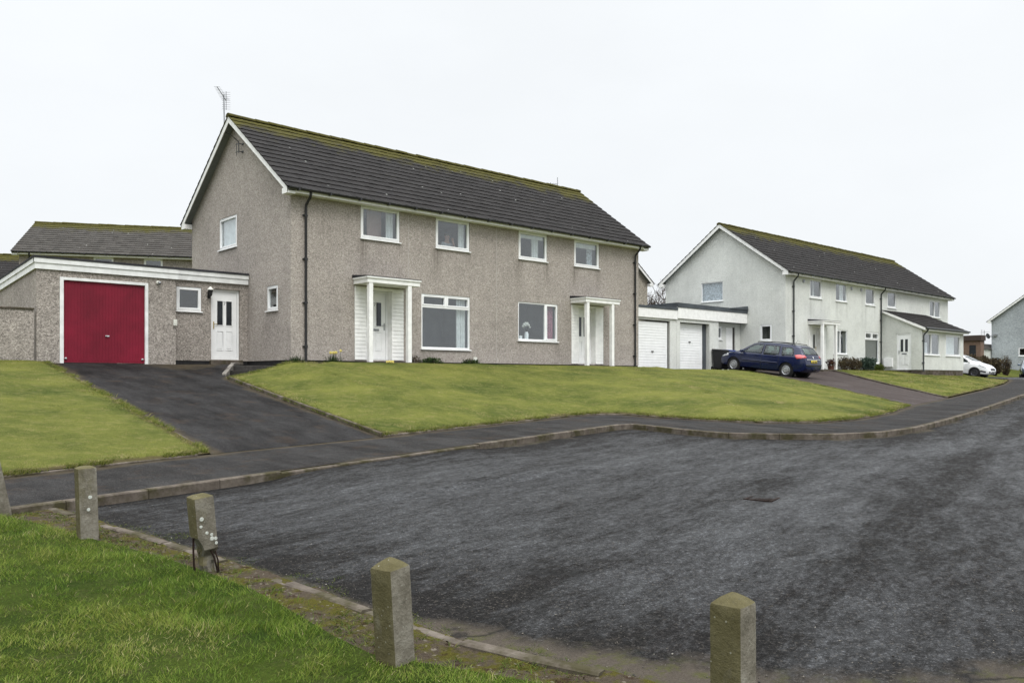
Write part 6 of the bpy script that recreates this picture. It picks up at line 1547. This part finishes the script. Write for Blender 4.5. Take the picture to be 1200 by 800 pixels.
def stems(name, base, r, n, h, rad, mat, parent, seed=1, fork=2):
    rnd = random.Random(seed); mb = MB()
    for i in range(n):
        a = rnd.uniform(0, 6.283); k = math.sqrt(rnd.random()); p0 = Vector(base) + Vector((math.cos(a) * r[0] * .35 * k, math.sin(a) * r[1] * .35 * k, -.05)); e = Vector(base) + Vector((math.cos(a) * r[0] * k, math.sin(a) * r[1] * k, h * rnd.uniform(.7, 1.05)))
        m = (p0 + e) / 2 + Vector((rnd.uniform(-.1, .1), rnd.uniform(-.1, .1), 0)) * h; mb.tube([p0, m, e], [rad, rad * .7, rad * .3], 5, False)
        for _ in range(fork):
            q = m.lerp(e, rnd.uniform(0, .8)); mb.tube([q, q + Vector((rnd.uniform(-.3, .3) * r[0], rnd.uniform(-.3, .3) * r[1], rnd.uniform(.1, .35) * h))], [rad * .5, rad * .2], 4, False)
    return mb.build(name, mat, parent)
def shrub(name, label, cat, x, y, z, r, h, n, size, mat, seed, shape=1.0, st=10, group=None, stem_mat='twig'):
    t = thing(name, label, cat, (x, y, z), 0, group)
    leaf_cloud('foliage', (x, y, z + h * .52), (r[0], r[1], h * .5), n, size, mat, t, shape, 0, seed); stems('stem', (x, y, z), r, st, h * .92, .012 * max(1, h), stem_mat, t, seed)
    return t
def daffodils(x, y, z, label, n, seed, h=.36):
    rnd = random.Random(seed); t = thing('daffodil_clump', label, 'daffodils', (x, y, z)); m = 150
    P = np.array([(x + rnd.gauss(0, .10), y + rnd.gauss(0, .06)) for _ in range(m)])
    o = blade_mesh('leaves', P, np.full(m, z - .02), np.array([rnd.uniform(.6, 1.0) * h for _ in range(m)]), np.full(m, .018), np.array([rnd.uniform(.1, .6) for _ in range(m)]), np.array([rnd.uniform(.1, .7) for _ in range(m)]), 'leaf', 3, None); o.parent = t; o.matrix_parent_inverse = world_of(t).inverted()
    if n:
        s_ = MB(); f = MB()
        for _ in range(n):
            p = Vector((x + rnd.gauss(0, .13), y + rnd.gauss(0, .07), z)); q = p + Vector((rnd.uniform(-.06, .06), rnd.uniform(-.08, .0), h * rnd.uniform(.9, 1.15))); s_.tube([p, q], .005, 5)
            d = Vector((rnd.uniform(-.5, .5), -1, .1)).normalized(); MB().lathe(q, d, [(-.005, .0001), (.0, .045), (.008, .038), (.006, .018), (.04, .022), (.04, .0001)], 9).build('flower', 'yellow_petal', t)
        s_.build('stem', 'leaf', t)
def bare_tree():
    x, y, z = 48.3, 38.6, .4; t = thing('bare_tree', 'leafless bushy tree between the grey house and the off-white house', 'tree', (x, y, z)); rnd = random.Random(4); tr = MB(); cr = MB()
    tr.tube([(x, y, z - .2), (x + .05, y, z + 1.6), (x, y + .1, z + 2.6)], [.2, .16, .13], 9)
    def grow(p, d, l, r, k):
        e = p + d * l + Vector((rnd.uniform(-.15, .15), rnd.uniform(-.15, .15), rnd.uniform(-.05, .1))) * l
        (tr if k < 2 else cr).tube([p, p.lerp(e, .5) + Vector((rnd.uniform(-.08, .08), rnd.uniform(-.08, .08), 0)) * l, e], [r, r * .82, r * .62], 5 if k < 3 else 3, False)
        if k >= 6: return
        for _ in range(3 if k < 5 else 2):
            a = Vector((rnd.gauss(0, 1), rnd.gauss(0, 1), rnd.gauss(.45, .7))).normalized(); grow(p.lerp(e, rnd.uniform(.55, 1)), (d * .75 + a * .8).normalized(), l * rnd.uniform(.66, .84), r * .64, k + 1)
    for i in range(8):
        a = i * 2.4; grow(Vector((x, y, z + 1.2 + .2 * i)), Vector((math.cos(a), math.sin(a), .9)).normalized(), 1.75, .085, 1)
    tr.build('trunk', 'bark', t); cr.build('crown', 'twig', t)
def build_plants():
    wheelie_bin(35.33, 23.94, .462, 'black_plastic', 'black_plastic', 'black wheelie bin between the white garage door and the blue car')
    wheelie_bin(36.02, 23.98, .462, 'black_plastic', 'bin_blue', 'wheelie bin with a blue lid behind the bonnet of the blue car')
    daffodils(11.27, 21.66, .41, 'clump of green daffodil leaves at the foot of the downpipe near the gable', 0, 3, .36)
    daffodils(12.42, 21.6, .41, 'clump of daffodils with pale yellow flowers between downpipe and porch', 5, 5, .40)
    shrub('low_plant', 'low leafy green plant below the large ground floor window', 'plant', 15.88, 21.5, .40, (.42, .2), .30, 900, .035, 'leaf', 4, st=8)
    shrub('low_plant', 'low leafy green plant beside the white vent cover on the house wall', 'plant', 17.5, 21.5, .40, (.40, .2), .27, 800, .035, 'leaf', 9, st=8)
    shrub('low_plant', 'withered brown plant between a porch post and the large window', 'plant', 15.3, 21.55, .40, (.2, .15), .35, 160, .03, 'leaf_brown', 12, st=14)
    daffodils(13.95, 20.98, .38, 'small pale flowers in front of the porch step', 5, 8, .14)
    shrub('shrub', 'brownish leggy shrub beside the off-white house porch', 'shrub', 43.5, 21.65, .47, (.5, .3), .75, 900, .045, 'leaf_brown', 14, st=16)
    shrub('shrub', 'rounded brown green shrub in the middle of the flower bed', 'shrub', 44.55, 21.6, .47, (.75, .32), .72, 1500, .045, 'leaf_brown', 17, st=16)
    shrub('shrub', 'blue green leafy shrub under the tall window with the grey blind', 'shrub', 46.0, 21.55, .47, (.85, .32), .80, 1900, .055, 'leaf_teal', 19, st=14)
    shrub('shrub', 'small bright green bush at the foot of the sunroom downpipe', 'shrub', 47.55, 21.6, .47, (.55, .28), .42, 1100, .04, 'weed', 23, st=10)
    p = thing('plant_pot', 'brown pot with a reddish plant beside the off-white house porch', 'pot plant', (41.6, 21.42, .47))
    MB().lathe((41.6, 21.42, .44), (0, 0, 1), [(0, .12), (.26, .17), (.28, .18), (.28, .15), (.2, .0001)], 16).build('pot', 'terracotta', p, True); leaf_cloud('foliage', (41.6, 21.42, .86), (.24, .22, .24), 500, .04, 'leaf_red', p, seed=31)
    for (x, y, r, h, lab, sd, mat) in ((67.3, 23.7, (.95, .8), 1.5, 'brownish hedge bush against the brown flat-roofed building', 40, 'leaf_brown'), (71.2, 24.15, (.62, .5), 1.5, 'dark clipped bush between the brown building and the white walled garage', 41, 'leaf_brown'), (74.6, 24.55, (.60, .62), 1.4, 'broad dark clipped bush below the satellite dish', 42, 'leaf_brown')):
        z = float(h_up(np.array([(x, y)]))[0]); shrub('bush', lab, 'bush', x, y, z, r, h, 5200, .075, mat, sd, .55, 26)
    z = float(h_up(np.array([(78.9, 25.0)]))[0]); shrub('bush', 'sparse twiggy bush in front of the bluish grey gable', 'bush', 78.9, 25.0, z, (.55, .5), 1.65, 700, .06, 'leaf_brown', 44, 1, 44)
    x, y = 69.3, 23.7; z = float(h_up(np.array([(x, y)]))[0])
    c = thing('parasol', 'purple folded parasol standing between the dark bushes beyond the white hatchback', 'parasol', (x, y, z))
    MB().tube([(x, y, z - .05), (x, y, z + 1.25)], .022, 8).build('pole', 'steel', c, True)
    m = MB(); k = 16; prof = [(.35, .24), (.5, .20), (.8, .12), (1.1, .05), (1.2, .02)]; b = 0
    for hh, rr in prof:
        for q in range(k): a = 2 * math.pi * q / k; w = rr * (1 + .22 * math.cos(a * 8)); m.v.append((x + w * math.cos(a), y + w * math.sin(a), z + hh))
    for i in range(len(prof) - 1):
        for q in range(k): m.f.append([i * k + q, i * k + (q + 1) % k, (i + 1) * k + (q + 1) % k, (i + 1) * k + q])
    m.build('canopy', 'purple', c, True)
    bare_tree()
    x, y = 8.47, 5.17; z = float(h_road(np.array([(x, y)]))[0]); F = Frame((x, y), (.974, .225), (-.225, .974))
    d = thing('drain_cover', 'dark iron drain cover set in the worn road surface', 'drain cover', (x, y, z))
    fr = MB()
    for q in ((-.20, .20, -.16, -.13), (-.20, .20, .13, .16), (-.20, -.17, -.13, .13), (.17, .20, -.13, .13)): fr.box(F, *q, z - .05, z + .006)
    fr.build('frame', 'rust', d, bevel=.003)
    lid = MB(); lid.box(F, -.168, .168, -.128, .128, z - .05, z - .018)
    for k in range(6): lid.box(F, -.155 + k * .057, -.13 + k * .057, -.11, .11, z - .018, z + .001)
    lid.build('grating', 'rust', d)
build_plants()
for o in list(COL.objects):                            # look-alikes share a group phrase
    if o.parent is None and o.get('category') and not o.get('group'):
        g_ = {'curtain': 'curtains in the windows', 'shrub': 'shrubs in the flower bed', 'bush': 'bushes beyond the white hatchback', 'low_plant': 'small plants along the house wall', 'daffodil_clump': 'daffodil clumps along the house wall', 'tv_aerial': 'television aerials on the roofs', 'garage': 'garages between the houses', 'side_extension': 'low links between house and garage'}.get(o.name.split('.')[0])
        if g_: o['group'] = g_

# ------------------------------------------------------------------ sky, sun, camera
def build_light():
    w = bpy.data.worlds.new('World'); SC.world = w; w.use_nodes = True; nt = w.node_tree; nt.nodes.clear(); g = Nodes(nt)
    el, az = R(52), R(38)
    sky = g.n('ShaderNodeTexSky', out=None, sky_type='NISHITA', sun_disc=False, sun_elevation=el, sun_rotation=SUN_ROT, air_density=1.0, dust_density=3.0, ozone_density=1.0)
    d = g.n('ShaderNodeTexCoord', out=0)
    z = g.n('ShaderNodeSeparateXYZ', {0: d}, 2)
    # overcast: nearly even near the horizon, much brighter overhead
    br = g.ramp(z, [(0, .79), (.2, .82), (.46, .845), (.68, 2.0), (1, 3.0)])
    cl = g.ramp(g.noise(g.map(d, (1, 1, 2.2)), 2.2, 5, .55), [(.3, .955), (.7, 1.02)])
    c = g.mix(1, g.mix(1, br, cl, 'MULTIPLY'), (.945, .975, 1.0), 'MULTIPLY')
    b1 = g.n('ShaderNodeBackground', {0: sky.outputs[0], 1: .06}); b2 = g.n('ShaderNodeBackground', {0: c, 1: SKY_K})
    mx = g.n('ShaderNodeMixShader', {0: .93, 1: b1, 2: b2}); o = nt.nodes.new('ShaderNodeOutputWorld'); nt.links.new(mx, o.inputs[0])
    l = bpy.data.lights.new('sun', 'SUN'); l.energy = 1.5; l.angle = R(22); l.color = (1, .965, .92)
    so = bpy.data.objects.new('sun', l); COL.objects.link(so)
    v = Vector(SUN_DIR).normalized(); so.rotation_euler = v.to_track_quat('Z', 'Y').to_euler(); so.location = v * 60
    cam = bpy.data.cameras.new('camera'); co = bpy.data.objects.new('camera', cam); COL.objects.link(co); SC.camera = co
    cam.sensor_width = 36; cam.lens = 982.469 / 1200 * 36; cam.shift_y = 44.67 / 1200; cam.clip_start = .05; cam.clip_end = 6000
    co.location = (0, 0, 0); co.rotation_euler = (R(90), 0, .839 - R(90))
    vs = SC.view_settings; vs.view_transform = 'Standard'; vs.look = 'None'; vs.exposure = EXPOSURE; vs.gamma = 1; vs.use_curve_mapping = False
    SC.render.engine = 'CYCLES'; SC.cycles.max_bounces = 8; SC.cycles.transparent_max_bounces = 16
SUN_DIR = (-.25, -.70, 1.05); SUN_ROT = math.atan2(SUN_DIR[0], SUN_DIR[1]); SKY_K = 1.15; EXPOSURE = 0.16
build_light()
